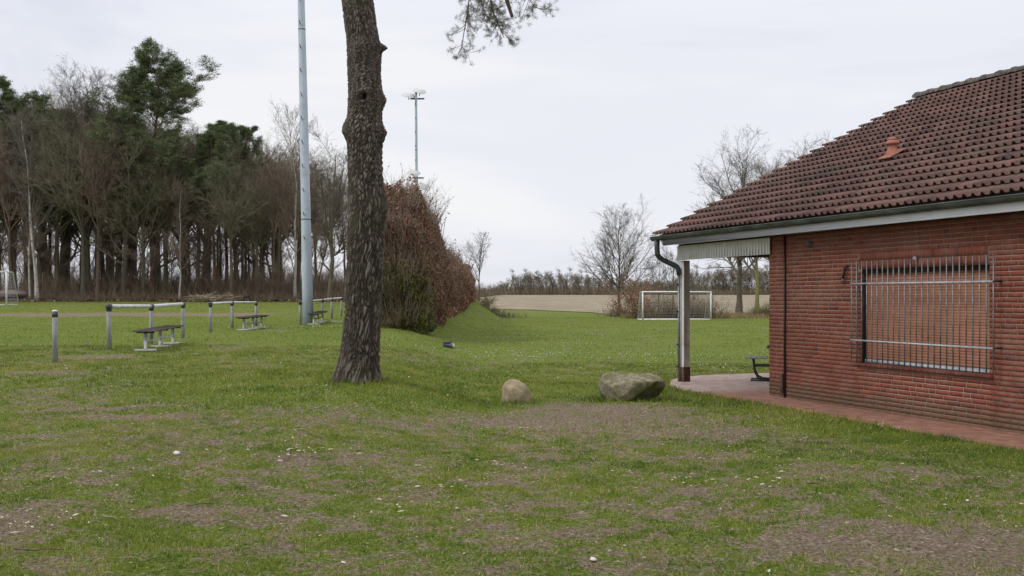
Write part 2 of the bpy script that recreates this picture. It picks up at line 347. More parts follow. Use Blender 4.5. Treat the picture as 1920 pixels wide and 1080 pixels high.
# a few concentrated chip heaps
for (px, py, k, sp) in ((60, 975, 26, .22), (1390, 905, 22, .35), (545, 865, 34, .3), (930, 870, 10, .3), (215, 905, 16, .4), (880, 905, 10, .3), (700, 950, 12, .35), (1010, 800, 12, .25)):
    cx, cy = gp(px, py, .04); r = np.random.RandomState(px)
    for _ in range(k):
        x = cx + r.normal() * sp; y = cy + r.normal() * sp * .8; L = .015 + .05 * r.rand() ** 2; a_ = r.rand() * PI; W = L * (.15 + .25 * r.rand()); z = zt(x, y) + .02
        d = np.array([math.cos(a_), math.sin(a_), 0]) * L / 2; e = np.array([-math.sin(a_), math.cos(a_), 0]) * W / 2; c = np.array([x, y, z])
        mb.add([c - d - e, c + d - e * .5, c + d * .9 + e, c - d + e * .7, c + [0, 0, .008]], None, [(0, 1, 4), (1, 2, 4), (2, 3, 4), (3, 0, 4)], .5 + .5 * r.rand())
tag(mb.build('wood_chips', m_chip, None, attr='tint'), 'pale splintered wood chips scattered over the foreground lawn', 'wood chips', kind='stuff')
m_leaf = amat('dead_leaf_mat', 'tint', [(0, (.035, .022, .015)), (.5, (.10, .055, .03)), (1, (.20, .12, .065))])
mb = MB(); V, T, A = flakes(16000, 5.8, 22, .007, .042, 22, lambda X, Y: .15 + .8 * bare(X, Y), aspect=1.2); mb.add(V, None, T, A)
tag(mb.build('dead_leaves', m_leaf, None, attr='tint'), 'dark brown dead leaves and crumbs of soil lying in the lawn', 'dead leaves', kind='stuff')
# daisies / pale specks in the far lawn
m_daisy = nmat('daisy_mat', [(.4, (.62, .60, .54)), (.6, (.8, .8, .78))], scale=5)
mb = MB()
for (px, py, zz, sx_, sy, k) in ((510, 616, .5, 1.0, .8, 36), (590, 613, .5, .8, .8, 42), (1060, 664, 0, 1.9, 1.2, 60), (1160, 668, 0, 2.5, .6, 34), (985, 600, 0, 3.5, 2.2, 30), (1010, 645, 0, 1.6, 1.0, 26), (1330, 668, 0, 1.2, 1.2, 24), (900, 660, .1, 1.5, 2.0, 40), (1130, 630, 0, 4.0, 2.0, 60), (1380, 690, 0, 1.0, .8, 30), (1160, 690, 0, 4, 2.5, 25), (700, 690, .35, 4, 2, 8)):
    cx, cy = gp(px, py, zz); r = np.random.RandomState(px + 7)
    x = cx + r.normal(size=k) * sx_; y = cy + r.normal(size=k) * sy; ok = ~on_pave(x, y, .1); x = x[ok]; y = y[ok]; z = terr(x, y) + .035; q = .008 + .010 * r.rand(len(x))
    for a_, b_, c_, d_ in zip(x, y, z, q):
        V = [(a_ + d_ * math.cos(t), b_ + d_ * math.sin(t), c_) for t in np.arange(6) * PI / 3] + [(a_, b_, c_ + d_ * .7)]
        mb.add(V, None, [(i, (i + 1) % 6, 6) for i in range(6)])
tag(mb.build('daisies', m_daisy, None), 'small white daisies dotted over the lawn', 'daisies', kind='stuff')
# twigs on the lawn (countable, individually lying)
m_twig = nmat('twig_mat', [(.4, (.05, .035, .025)), (.6, (.14, .10, .07))], scale=30)
def ground_twig(px, py, L, ang, label, zz=.03, rad=.006, m=None):
    x, y = gp(px, py, zz); r = np.random.RandomState(int(px)); pts = []
    for i in range(6):
        t = i / 5 - .5; X = x + math.cos(ang) * L * t + r.normal() * .008; Y = y + math.sin(ang) * L * t + r.normal() * .01; pts.append((X, Y, zt(X, Y) + rad + .012 + .008 * r.rand()))
    o = MB().tube(pts, [rad, rad, rad * .9, rad * .8, rad * .6, rad * .3], 7).build('twig', m or m_twig, None, True, loc=pts[0]); tag(o, label, 'twig', 'twigs lying on the lawn')
ground_twig(75, 1033, .30, .25, 'dark twig lying on the bare soil in the bottom left corner')
ground_twig(375, 951, .20, .1, 'dark twig beside a small bare patch left of centre in the foreground')
ground_twig(210, 972, .24, -.7, 'pale twig slanting through the foreground grass at the left', m=m_chip)
ground_twig(1528, 908, .16, .35, 'dark twig lying among pale wood chips on the lawn right of centre')
ground_twig(1105, 842, .18, -.1, 'thin dark twig lying on the lawn below the large boulder')
def pebble(px, py, r_, label, zz=.05):
    x, y = gp(px, py, zz); mb = MB(); rr = np.random.RandomState(int(px)); V = []; k = 9
    prof = [(0, -.3), (.8, -.2), (1, .1), (.75, .5), (.35, .68), (0, .72)]
    mb.lathe([(p * r_, q * r_) for p, q in prof], k); Vv = mb.V[0]; Vv *= 1 + .16 * rr.normal(size=(len(Vv), 1)) * (np.abs(Vv[:, :1]) > 1e-4)
    o = mb.build('pebble', m_pebble, None, True); o.location = (x, y, zt(x, y) + .01); tag(o, label, 'pebble', 'pebbles in the lawn')
m_pebble = nmat('pebble_mat', [(.4, (.5, .46, .42)), (.6, (.68, .65, .62))], scale=20)
pebble(331, 872, .034, 'round pale pebble in the grass left of centre')
pebble(1112, 1040, .022, 'small white pebble at the bottom edge right of centre')
pebble(1814, 923, .014, 'tiny white pebble in the grass below the brick wall')

# ------------------------------------------------------------------ pavement
def paving():
    m, t, b = mat('paving_mat', rough=.85, spec=.2)
    tc = N(t, 'ShaderNodeTexCoord'); br = N(t, 'ShaderNodeTexBrick'); br.inputs['Scale'].default_value = 1; br.inputs['Brick Width'].default_value = .2; br.inputs['Row Height'].default_value = .1
    br.inputs['Mortar Size'].default_value = .004; br.inputs['Color1'].default_value = (.33, .175, .125, 1); br.inputs['Color2'].default_value = (.26, .13, .095, 1); br.inputs['Mortar'].default_value = (.14, .11, .08, 1)
    br.inputs['Mortar Smooth'].default_value = .5
    t.links.new(tc.outputs['Object'], br.inputs[0])
    br2 = N(t, 'ShaderNodeTexBrick'); br2.inputs['Scale'].default_value = 1; br2.inputs['Brick Width'].default_value = .2; br2.inputs['Row Height'].default_value = .1; br2.inputs['Mortar Size'].default_value = .004
    br2.inputs['Color1'].default_value = (.42, .32, .29, 1); br2.inputs['Color2'].default_value = (.34, .25, .225, 1); br2.inputs['Mortar'].default_value = (.2, .17, .14, 1); t.links.new(tc.outputs['Object'], br2.inputs[0])
    s = N(t, 'ShaderNodeSeparateXYZ'); t.links.new(tc.outputs['Object'], s.inputs[0])
    n = N(t, 'ShaderNodeTexNoise', Scale=1.3, Detail=5.0); t.links.new(tc.outputs['Object'], n.inputs[0])
    ad = N(t, 'ShaderNodeMath', operation='ADD'); t.links.new(s.outputs[0], ad.inputs[0]); t.links.new(n.outputs[0], ad.inputs[1])
    r = ramp(t, ad.outputs[0], [(0, (1, 1, 1)), (.5, (0, 0, 0))]);
    mr_ = N(t, 'ShaderNodeMapRange'); mr_.inputs['From Min'].default_value = -.9; mr_.inputs['From Max'].default_value = .9; t.links.new(ad.outputs[0], mr_.inputs[0]); t.links.new(mr_.outputs[0], r.inputs[0])
    mxn = N(t, 'ShaderNodeMixRGB'); t.links.new(r.outputs[0], mxn.inputs[0]); t.links.new(br.outputs[0], mxn.inputs[1]); t.links.new(br2.outputs[0], mxn.inputs[2])
    n2 = N(t, 'ShaderNodeTexNoise', Scale=5.0, Detail=7.0, Roughness=.65); t.links.new(tc.outputs['Object'], n2.inputs[0])
    r2 = ramp(t, n2.outputs[0], [(.35, (.6, .62, .55)), (.65, (1.15, 1.1, 1.1))]); mu = N(t, 'ShaderNodeMixRGB', blend_type='MULTIPLY', Fac=.75); t.links.new(mxn.outputs[0], mu.inputs[1]); t.links.new(r2.outputs[0], mu.inputs[2])
    t.links.new(mu.outputs[0], b.inputs['Base Color']); bp = N(t, 'ShaderNodeBump', Strength=.4, Distance=.003); t.links.new(br.outputs['Fac'], bp.inputs['Height']); bp.invert = True; t.links.new(bp.outputs[0], b.inputs['Normal'])
    return m
s_ = np.linspace(-4.6, 14, 240); en = np.maximum(pave_edge_n(s_), -2); en = en + .05 * (fbm(s_ * 3, s_ * 0, 1.0, 3) - .5)
inner = np.where(s_ < .15, 12.0, .25); rows = []
for f_ in (0, 0.001, .02, .5, 1): rows.append(en + (inner - en) * f_)
Ng = np.array(rows); Sg = np.repeat(s_[None], 5, 0); Zp = np.full_like(Ng, .028); Zp[0] = -.05
pv = grid_mesh('pavement', Sg[:, ::-1], Ng[:, ::-1], Zp[:, ::-1], paving(), smooth=False)
BROT = math.atan2(DY, DX)
pv.location = (CX, CY, 0); pv.rotation_euler = (0, 0, BROT); tag(pv, kind='structure')

# ------------------------------------------------------------------ clubhouse (local x = s towards the camera, y = n into the building)
house = thing('clubhouse', (CX, CY, 0), 'red brick clubhouse with brown tiled gable roof, barred window and porch post', 'building', rz=BROT)
S_END = 12.0; N_END = 12.2; WT = 2.62
m_brick = amat('brick_mat', 'tint', [(0, (.11, .036, .029)), (.25, (.17, .048, .032)), (.55, (.205, .060, .037)), (.85, (.24, .078, .044)), (1, (.18, .068, .05))], rough=.9, nscale=9, namt=.22)
def weather(m, amt=.35, z0=.1, z1=1.2):
    """pale bloom and green dirt of the lower wall"""
    t = m.node_tree; b = t.nodes['Principled BSDF']; src = b.inputs['Base Color'].links[0].from_socket
    tc = N(t, 'ShaderNodeTexCoord'); n = N(t, 'ShaderNodeTexNoise', Scale=1.6, Detail=8.0, Roughness=.7); t.links.new(tc.outputs['Object'], n.inputs[0])
    r = ramp(t, n.outputs[0], [(.48, (0, 0, 0)), (.72, (amt, amt, amt))]); mxn = N(t, 'ShaderNodeMixRGB'); mxn.inputs[2].default_value = (.33, .22, .18, 1)
    t.links.new(r.outputs[0], mxn.inputs[0]); t.links.new(src, mxn.inputs[1])
    s = N(t, 'ShaderNodeSeparateXYZ'); t.links.new(tc.outputs['Object'], s.inputs[0]); n2 = N(t, 'ShaderNodeTexNoise', Scale=3.0, Detail=6.0); t.links.new(tc.outputs['Object'], n2.inputs[0])
    ad = N(t, 'ShaderNodeMath', operation='MULTIPLY_ADD'); ad.inputs[1].default_value = -.35; t.links.new(n2.outputs[0], ad.inputs[0]); t.links.new(s.outputs[2], ad.inputs[2])
    rz = ramp(t, ad.outputs[0], [(0, (.65, .65, .65)), (.16, (0, 0, 0))]); m3 = N(t, 'ShaderNodeMixRGB'); m3.inputs[2].default_value = (.10, .085, .05, 1)
    t.links.new(rz.outputs[0], m3.inputs[0]); t.links.new(mxn.outputs[0], m3.inputs[1]); t.links.new(m3.outputs[0], b.inputs['Base Color'])
    nb = N(t, 'ShaderNodeTexNoise', Scale=70.0, Detail=5.0); t.links.new(tc.outputs['Object'], nb.inputs[0]); bp = N(t, 'ShaderNodeBump', Strength=.4, Distance=.003); t.links.new(nb.outputs[0], bp.inputs['Height']); t.links.new(bp.outputs[0], b.inputs['Normal'])
weather(m_brick)
m_mortar = nmat('mortar_mat', [(.3, (.23, .165, .13)), (.55, (.32, .245, .20)), (.75, (.41, .335, .285))], scale=6, second=(1.2, (.30, .20, .16), .5, .75))
CH = .0625
def brick_face(mb, s0, s1, z0, z1, put, holes=(), seed=3):
    """rows of stretchers and headers; put(sa, sb, za, zb) adds one brick"""
    r = np.random.RandomState(seed); k = 0
    z = z0
    while z < z1 - .01:
        s = s0 - r.rand() * .2; first = True
        while s < s1:
            L = .25 if r.rand() < .72 else .125
            a, b_ = max(s, s0), min(s + L - .010, s1); za, zb = z, min(z + CH - .010, z1)
            parts = [(a, b_)]
            for (ha, hb, hz0, hz1) in holes:
                if zb > hz0 + .012 and za < hz1 - .012:
                    new = []
                    for (p, q) in parts:
                        if q <= ha or p >= hb: new.append((p, q))
                        else:
                            if p < ha - .02: new.append((p, ha))
                            if q > hb + .02: new.append((hb, q))
                    parts = new
            for (p, q) in parts:
                if q - p > .02: put(mb, p, q, za, zb, r)
            s += L
        z += CH
def tintv(r): return float(np.clip(.5 + .16 * r.normal() - (.35 if r.rand() < .05 else 0), .02, .98))
WS0, WS1, WZ0, WZ1 = 2.35, 4.87, .69, 2.02
mb = MB()
def put_front(mb, a, b_, za, zb, r): j = r.rand() * .001; mb.box((a, -.0005 - j, za), (b_, .03, zb), tintv(r))
brick_face(mb, 0, 9.0, 0, WT, put_front, holes=((WS0, WS1, WZ0 - .065, WZ1 + .24),))
# soldier course over the window, in two bands
r_ = np.random.RandomState(8); s = WS0
while s < WS1 - .03:
    mb.box((s, -.003 - r_.rand() * .002, WZ1 + .004), (min(s + .052, WS1), .03, WZ1 + .112), tintv(r_) * .8); mb.box((s, -.003 - r_.rand() * .002, WZ1 + .122), (min(s + .052, WS1), .03, WZ1 + .232), tintv(r_) * .85); s += .0625
def put_end(mb, a, b_, za, zb, r): mb.box((-.003, a, za), (.03, b_, zb), tintv(r))
brick_face(mb, .05, 6.0, 0, WT, put_end, seed=9)
# jamb bricks
z = WZ0
while z < WZ1 - .02:
    mb.box((WS0 - .03, -.001, z), (WS0 + .002, .14, z + .0525), tintv(r_)); mb.box((WS1 - .002, -.001, z), (WS1 + .03, .14, z + .0525), tintv(r_)); z += CH
mb.build('brickwork', m_brick, house, attr='tint')
mb = MB()
for (a, b_, c, d) in ((0.006, WS0 - .004, 0, WT), (WS1 + .004, S_END, 0, WT), (WS0 - .004, WS1 + .004, 0, WZ0 - .01), (WS0 - .004, WS1 + .004, WZ1 + .003, WT)):
    mb.box((a, .0012, c - (.2 if c == 0 else 0)), (b_, .30, d))
mb.box((.006, .301, -.2), (.30, N_END, WT)); mb.box((S_END - .3, .301, -.2), (S_END, N_END, WT)); mb.box((.301, N_END - .3, -.2), (S_END - .301, N_END - .001, WT))
mb.build('wall', m_mortar, house)
# roof geometry
E_S, E_N, E_Z = -3.35, -.42, 2.80; TANA = .4886; CA = math.cos(math.atan(TANA)); SA = math.sin(math.atan(TANA)); RUN = 6.12; SL = RUN / CA
m_tile = amat('roof_tile_mat', 'tint', [(0, (.050, .036, .034)), (.3, (.092, .053, .046)), (.55, (.128, .069, .059)), (.8, (.160, .088, .074)), (1, (.15, .098, .086))], rough=.85, nscale=9, namt=.65)
t_ = m_tile.node_tree; b_ = t_.nodes['Principled BSDF']; src_ = b_.inputs['Base Color'].links[0].from_socket; tc_ = N(t_, 'ShaderNodeTexCoord'); n_ = N(t_, 'ShaderNodeTexNoise', Scale=1.1, Detail=9.0, Roughness=.75); t_.links.new(tc_.outputs['Object'], n_.inputs[0]); r_m = ramp(t_, n_.outputs[0], [(.5, (0, 0, 0)), (.66, (.75, .75, .75))]); mx_ = N(t_, 'ShaderNodeMixRGB'); mx_.inputs[2].default_value = (.065, .058, .042, 1); t_.links.new(r_m.outputs[0], mx_.inputs[0]); t_.links.new(src_, mx_.inputs[1]); t_.links.new(mx_.outputs[0], b_.inputs['Base Color'])
def roll(s):
    ph = (s / .15) % 1.0; return np.where(ph < .52, np.sin(PI * ph / .52) ** .8 * 1.0, 0) 
def roof_side(mb, s0, s1, flip):
    nc = 21; g_ = SL / nc; ds = .0125; ss = np.arange(s0, s1 + ds / 2, ds); nS = len(ss); rr = np.random.RandomState(4 + flip)
    tile = np.floor((ss - s0) / .30).astype(int); ro = np.abs(roll(ss - s0 + .01))
    for c in range(nc):
        u0 = c * g_; tt = rr.rand(tile.max() + 2); tt = np.clip(.52 + .26 * (tt - .5) * 2 + .18 * rr.normal(size=len(tt)) * (rr.rand(len(tt)) < .25), .03, 1)[tile]
        jit = (rr.rand(tile.max() + 2) * .005)[tile]; du = (rr.rand(tile.max() + 2) * .008)[tile]
        grid = []
        for (v, lift, amp) in ((0, .028, .044), (.35, .021, .034), (.75, .009, .024), (1.12, -.004, .012)):
            u = u0 + v * g_ - (du if v == 0 else 0); h = lift + amp * ro + (jit if v < .5 else 0); grid.append((u, h))
        th = .016; grid.insert(0, (grid[0][0] + 0 * ss, grid[0][1] - th)); grid.insert(0, (grid[0][0] + .05, grid[0][1] - .001))
        V = []
        for (u, h) in grid:
            n_ = u * CA - h * SA; z = u * SA + h * CA
            y = E_N + n_ if not flip else (E_N + 2 * RUN - n_)
            V.append(np.stack([ss, y + 0 * ss, E_Z + z + 0 * ss], -1))
        V = np.array(V); i = np.arange(V.shape[0] * nS).reshape(V.shape[0], nS)
        Q = np.stack([i[:-1, :-1], i[:-1, 1:], i[1:, 1:], i[1:, :-1]], -1).reshape(-1, 4)
        if flip: Q = Q[:, ::-1]
        mb.add(V.reshape(-1, 3), Q, None, np.repeat(tt[None], V.shape[0], 0).ravel())
roof = thing('roof', (0, 0, 0), None, None); roof.parent = house
mb = MB(); roof_side(mb, E_S, 9.2, 0); mb.build('roof_tiles', m_tile, roof, attr='tint')
mb = MB(); roof_side(mb, E_S, 9.2, 1); mb.build('roof_tiles', m_tile, roof, attr='tint')
# verge closure under the stepped tiles, soffit, deck
m_deck = nmat('soffit_mat', [(.4, (.10, .07, .05)), (.6, (.17, .12, .085))], scale=8, stretch=(1, 6, 1))
def prism(mb, prof_nz, s0, s1, a=0):
    k = len(prof_nz); V = [(s0, n_, z) for n_, z in prof_nz] + [(s1, n_, z) for n_, z in prof_nz]
    Q = [(i, (i + 1) % k, k + (i + 1) % k, k + i) for i in range(k)]; T = []
    for i in range(1, k - 1): T.append((0, i + 1, i)); T.append((k, k + i, k + i + 1))
    mb.add(V, Q, T, a)
rz_ = E_Z + RUN * TANA
mb = MB(); prism(mb, [(E_N + .02, E_Z - .03), (E_N + RUN, rz_ - .03), (E_N + 2 * RUN - .02, E_Z - .03), (E_N + 2 * RUN - .02, E_Z - .09), (E_N + RUN, rz_ - .11), (E_N + .02, E_Z - .09)], E_S + .02, 9.2); mb.build('roof_deck', m_deck, roof)
mb = MB(); mb.box((E_S + .1, -.02 + .33, 2.635), (-.01, N_END, 2.66)); mb.box((-.009, -.32, 2.632), (9.0, -.004, 2.655)); mb.box((E_S + .1, -.32, 2.632), (-.0095, .32, 2.634)); mb.build('soffit', m_deck, house)
# ridge caps
m_ridge = nmat('ridge_mat', [(.3, (.035, .031, .027)), (.5, (.085, .074, .062)), (.68, (.17, .15, .125))], scale=14, bump=.8)
mb = MB(); s = E_S + .0; rr = np.random.RandomState(2)
while s < 9:
    V = []; k = 9; L = .41
    for (xx, rad) in ((s - .02, .150), (s + .05, .158), (s + .06, .140), (s + L - .02, .125)):
        for j in range(k):
            t_ = PI * (j / (k - 1)); V.append((xx, E_N + RUN - math.cos(t_) * rad, rz_ + .01 + math.sin(t_) * rad * .78 + .004 * rr.normal()))
    Q = []
    for i in range(3):
        for j in range(k - 1): Q.append((i * k + j, i * k + j + 1, (i + 1) * k + j + 1, (i + 1) * k + j))
    T = [(0, j + 1, j) for j in range(1, k - 1)]
    mb.add(V, Q, T); s += .38
mb.build('ridge_cap', m_ridge, roof, True)
# roof vent
m_vent = nmat('vent_mat', [(.3, (.30, .115, .08)), (.6, (.42, .18, .13))], scale=14, second=(9, (.22, .12, .09), .5, .72))
def roofpt(px, py):
    best = None
    for s in np.arange(-3, 9, .02):
        for u in np.arange(0, 6.1, .02):
            x = CX + s * DX + (E_N + u) * NX; y = CY + s * DY + (E_N + u) * NY; z = E_Z + u * TANA + .05
            if y < 1: continue
            e = (960 + F * x / y - px) ** 2 + (HY - F * (z - CAMZ) / y - py) ** 2
            if best is None or e < best[0]: best = (e, s, E_N + u, z)
    return best[1:]
vs, vn, vz = roofpt(1674, 291)
mb = MB(); mb.lathe([(.125, -.10), (.118, 0.0), (.088, .08), (.068, .14), (.064, .175)], 20, (vs, vn, vz)); mb.lathe([(.06, .172), (.11, .176), (.115, .192), (.10, .222), (.078, .240), (.074, .244), (.084, .248), (.074, .268), (.04, .285), (0, .288)], 20, (vs, vn, vz))
vent = mb.build('roof_vent', m_vent, roof, True)
V = []; 
for (a, b_, h) in ((-.15, -.2, .02), (.15, -.2, .02), (.15, .17, .02), (-.15, .17, .02)):
    for dh in (0, .02): V.append((vs + a, vn + b_ * CA, vz + b_ * SA + h + dh))
MB().add(V, [(1, 3, 5, 7), (0, 6, 4, 2), (0, 2, 3, 1), (2, 4, 5, 3), (4, 6, 7, 5), (6, 0, 1, 7)]).build('vent_flange', m_vent, vent)
# fascia, gutter
m_fascia = nmat('fascia_mat', [(.35, (.82, .83, .86)), (.6, (.90, .91, .93))], scale=3, stretch=(1, 1, 4), rough=.5, spec=.4, second=(.8, (.74, .73, .70), .55, .8))
MB().bbox((-3.13, -.35, 2.60), (9.0, -.325, 2.775), .004).build('fascia', m_fascia, house)
mb = MB(); prism(mb, [(E_N + .02, E_Z - .091), (E_N + RUN, rz_ - .112), (E_N + 2 * RUN - .02, E_Z - .091), (E_N + 2 * RUN - .02, E_Z - .26), (E_N + RUN, rz_ - .30), (E_N + .02 + .05, E_Z - .17)], -3.14, -3.115); mb.build('barge_board', m_fascia, house)
m_gut = nmat('gutter_mat', [(.35, (.055, .062, .058)), (.55, (.10, .11, .104)), (.7, (.16, .17, .16))], scale=2.5, stretch=(1, 3, 3), rough=.6, metal=.4, second=(1.5, (.07, .075, .055), .5, .8))
V = []; k = 12; gs = [-3.38, 9.0]; gy, gz, gr = -.42, 2.772, .075
prof = [(gy - gr - .006, gz + .006), (gy - gr - .010, gz - .004)] + [(gy - gr * math.cos(PI * j / k), gz - gr * math.sin(PI * j / k)) for j in range(k + 1)] + [(gy + gr - .004, gz)] + [(gy - (gr - .004) * math.cos(PI * (k - j) / k), gz - (gr - .004) * math.sin(PI * (k - j) / k)) for j in range(k + 1)] + [(gy - gr + .004, gz + .006)]
mb = MB(); K = len(prof); V = [(s, n_, z) for s in gs for n_, z in prof]; mb.add(V, [(i, (i + 1) % K, K + (i + 1) % K, K + i) for i in range(K)])
ec = [(gy - gr * math.cos(PI * j / k), gz - gr * math.sin(PI * j / k)) for j in range(k + 1)]; V = [(-3.381, gy, gz)] + [(-3.381, a, b_) for a, b_ in ec]; mb.add(V, None, [(0, j, j + 1) for j in range(1, k + 1)])
gut = mb.build('gutter', m_gut, house, True); gut.modifiers.new('e', 'EDGE_SPLIT').split_angle = R(40)
gm = None
for i, s in enumerate(np.arange(-2.9, 8.9, .8)):
    pr = [(gy - (gr + .004) * math.cos(PI * j / k), gz - (gr + .004) * math.sin(PI * j / k)) for j in range(k + 1)]
    mb = MB(); n_ = len(pr); V = [(s - .012, a, b_) for a, b_ in pr] + [(s + .012, a, b_) for a, b_ in pr]; mb.add(V, [(j, j + 1, n_ + j + 1, n_ + j) for j in range(n_ - 1)])
    mb.build('gutter_bracket', m_gut, gut)
# downpipe
m_bar = nmat('galvanised_mat', [(.35, (.16, .16, .17)), (.6, (.27, .28, .30))], scale=12, rough=.5, metal=.5, second=(9, (.12, .10, .09), .5, .75))
m_pipe = nmat('downpipe_mat', [(.35, (.035, .045, .048)), (.6, (.07, .085, .09))], scale=9, rough=.5, metal=.4, second=(6, (.12, .13, .12), .55, .75))
dp = [(-3.22, -.42, 2.72), (-3.22, -.42, 2.56), (-3.22, -.41, 2.44), (-3.21, -.37, 2.38), (-3.20, -.30, 2.335), (-3.13, -.10, 2.235), (-3.10, -.055, 2.20), (-3.08, -.034, 2.14), (-3.075, -.030, 2.05)]
mb = MB().tube(dp, [.055, .05, .05, .05, .05, .05, .048, .046, .044], 14)
pipe = mb.build('downpipe', m_pipe, house, True)
MB().tube([(-3.075, -.030, 2.06), (-3.075, -.030, .03)], .024, 12).build('drop_pipe', m_bar, pipe, True)
for zz in (1.86, 1.35, .72, .3):
    MB().bbox((-3.09, -.085, zz), (-3.06, -.05, zz + .03), .004).build('pipe_clip', m_pipe, pipe)
# porch panel, post
m_panel = nmat('panel_mat', [(.35, (.70, .70, .66)), (.6, (.80, .80, .77))], scale=2, stretch=(3, 1, 1), second=(1.4, (.62, .61, .52), .5, .75))
mb = MB(); s = -3.10
while s < .07:
    mb.bbox((s, -.055, 2.325), (min(s + .086, .075), -.03, 2.598), .005); s += .092
pnl = mb.build('gable_panel', m_panel, house)
MB().box((-3.10, -.029, 2.335), (-.02, -.012, 2.62)).build('panel_backing', m_deck, house)
MB().bbox((-3.09, -.011, 2.345), (-.02, .13, 2.60), .006).build('porch_beam', m_deck, house)
MB().bbox((-3.09, .131, 2.40), (-2.97, N_END - .3, 2.60), .006).build('porch_beam', m_deck, house)
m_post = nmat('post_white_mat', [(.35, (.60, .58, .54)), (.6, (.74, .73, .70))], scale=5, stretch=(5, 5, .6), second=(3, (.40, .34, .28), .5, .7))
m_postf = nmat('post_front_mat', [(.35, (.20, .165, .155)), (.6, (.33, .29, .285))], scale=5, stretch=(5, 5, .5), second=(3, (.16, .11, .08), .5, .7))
m_postb = nmat('post_base_mat', [(.35, (.055, .03, .02)), (.6, (.13, .075, .05))], scale=8, rough=.8)
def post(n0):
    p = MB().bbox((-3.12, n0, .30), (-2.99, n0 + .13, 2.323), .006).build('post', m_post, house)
    MB().bbox((-2.9895, n0 + .004, .305), (-2.978, n0 + .126, 2.32), .002).build('front_face', m_postf, p)  # thin front plate, darker grey-brown than the white post behind it
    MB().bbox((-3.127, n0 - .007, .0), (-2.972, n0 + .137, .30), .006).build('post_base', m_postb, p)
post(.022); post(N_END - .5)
# expansion pipe on the wall
m_dark = nmat('dark_pipe_mat', [(.4, (.035, .018, .015)), (.6, (.06, .03, .025))], scale=8, rough=.5)
cp = MB().tube([(.48, -.022, .02), (.48, -.022, 2.60)], .017, 10).build('conductor_pipe', m_dark, house, True)
MB().bbox((.395, -.045, .10), (.455, -.004, .40), .006).build('inspection_box', m_dark, cp)
# window
win = thing('window', (0, 0, 0), None, None); win.parent = house
m_shut = nmat('shutter_mat', [(.35, (.28, .125, .078)), (.6, (.36, .168, .105))], scale=1.2, rough=.55, spec=.4, stretch=(1, 1, 6), second=(2.5, (.26, .12, .08), .5, .8))
mb = MB(); z = WZ0 + .06
while z < WZ1 - .06:
    hh = .037; pr = [(.105, z), (.1005, z + .006), (.0995, z + .018), (.1005, z + .030), (.105, z + .0365)]
    V = [(s, a, b_) for s in (WS0 + .02, WS1 - .02) for a, b_ in pr]; mb.add(V, [(j, j + 5, j + 6, j + 1) for j in range(4)]); z += hh
mb.box((WS0, .107, WZ0 - .005), (WS1, .12, WZ1 + .002))
mb.build('roller_shutter', m_shut, win)
m_alu = nmat('aluminium_mat', [(.4, (.24, .25, .27)), (.6, (.34, .35, .38))], scale=6, rough=.5, metal=.3)
MB().bbox((WS0 + .02, .078, WZ0 + .005), (WS1 - .02, .10, WZ0 + .055), .004).build('shutter_end_rail', m_alu, win)
m_drk = nmat('recess_mat', [(.4, (.03, .02, .018)), (.6, (.05, .035, .03))], scale=8)
MB().box((WS0 + .003, .05, WZ1 - .055), (WS1 - .003, .104, WZ1 + .001)).build('shutter_box', m_drk, win)
MB().box((WS0 + .0025, .04, WZ0), (WS0 + .024, .103, WZ1 - .056)).build('guide_rail', m_drk, win); MB().box((WS1 - .024, .04, WZ0), (WS1 - .0025, .103, WZ1 - .056)).build('guide_rail', m_drk, win)
mb = MB(); s = WS0 - .06; rr = np.random.RandomState(3)
while s < WS1 + .05:
    e = min(s + .115, WS1 + .06); V = [(s, -.035, .640), (e, -.035, .640), (e, .10, .640), (s, .10, .640), (s, -.035, .682), (e, -.035, .682), (e, .10, .694), (s, .10, .694)]
    mb.add(V, [(0, 3, 2, 1), (4, 5, 6, 7), (0, 1, 5, 4), (1, 2, 6, 5), (2, 3, 7, 6), (3, 0, 4, 7)], None, .05 + .25 * rr.rand()); s += .119
mb.build('sill', m_brick, win, attr='tint')
# security grille
gr_ = thing('security_grille', (0, 0, 0), None, None); gr_.parent = win
GO = -.11; g0, g1 = 2.32, 5.05
for i in range(25):
    s = g0 + (g1 - g0) * i / 24; MB().tube([(s, GO, .70), (s, GO, 2.135)], .0085, 8).build('bar', m_bar, gr_, True)
for zz in (1.815, 1.015):
    MB().bbox((g0 - .01, GO - .020, zz - .010), (g1 + .01, GO - .0087, zz + .012), .002).build('cross_rail', m_alu, gr_)
    for s in (g0 + .005, g1 + .012): MB().tube([(s, GO - .01, zz), (s, .0, zz)], .011, 8).build('anchor', m_drk, gr_, True)
# small fittings
MB().bbox((1.12, -.075, 2.40), (1.19, -.004, 2.485), .01).build('sensor_light', nmat('sensor_mat', [(.4, (.12, .10, .09)), (.6, (.17, .14, .13))]), house)
wl = MB().tube([(3.57, -.004, 2.135), (3.57, -.05, 2.135), (3.57, -.058, 2.135)], [.03, .03, .018], 14).build('round_fitting', m_alu, house, True)
cb = MB().tube([(2.085, -.004, 2.075), (2.08, -.03, 2.07), (2.07, -.045, 2.04), (2.05, -.045, 1.97), (2.02, -.04, 1.90)], .018, 8).build('loose_cable', m_drk, house, True)
MB().tube([(2.02, -.04, 1.90), (2.005, -.04, 1.84)], .015, 8).build('cable_end', m_chip, cb, True)

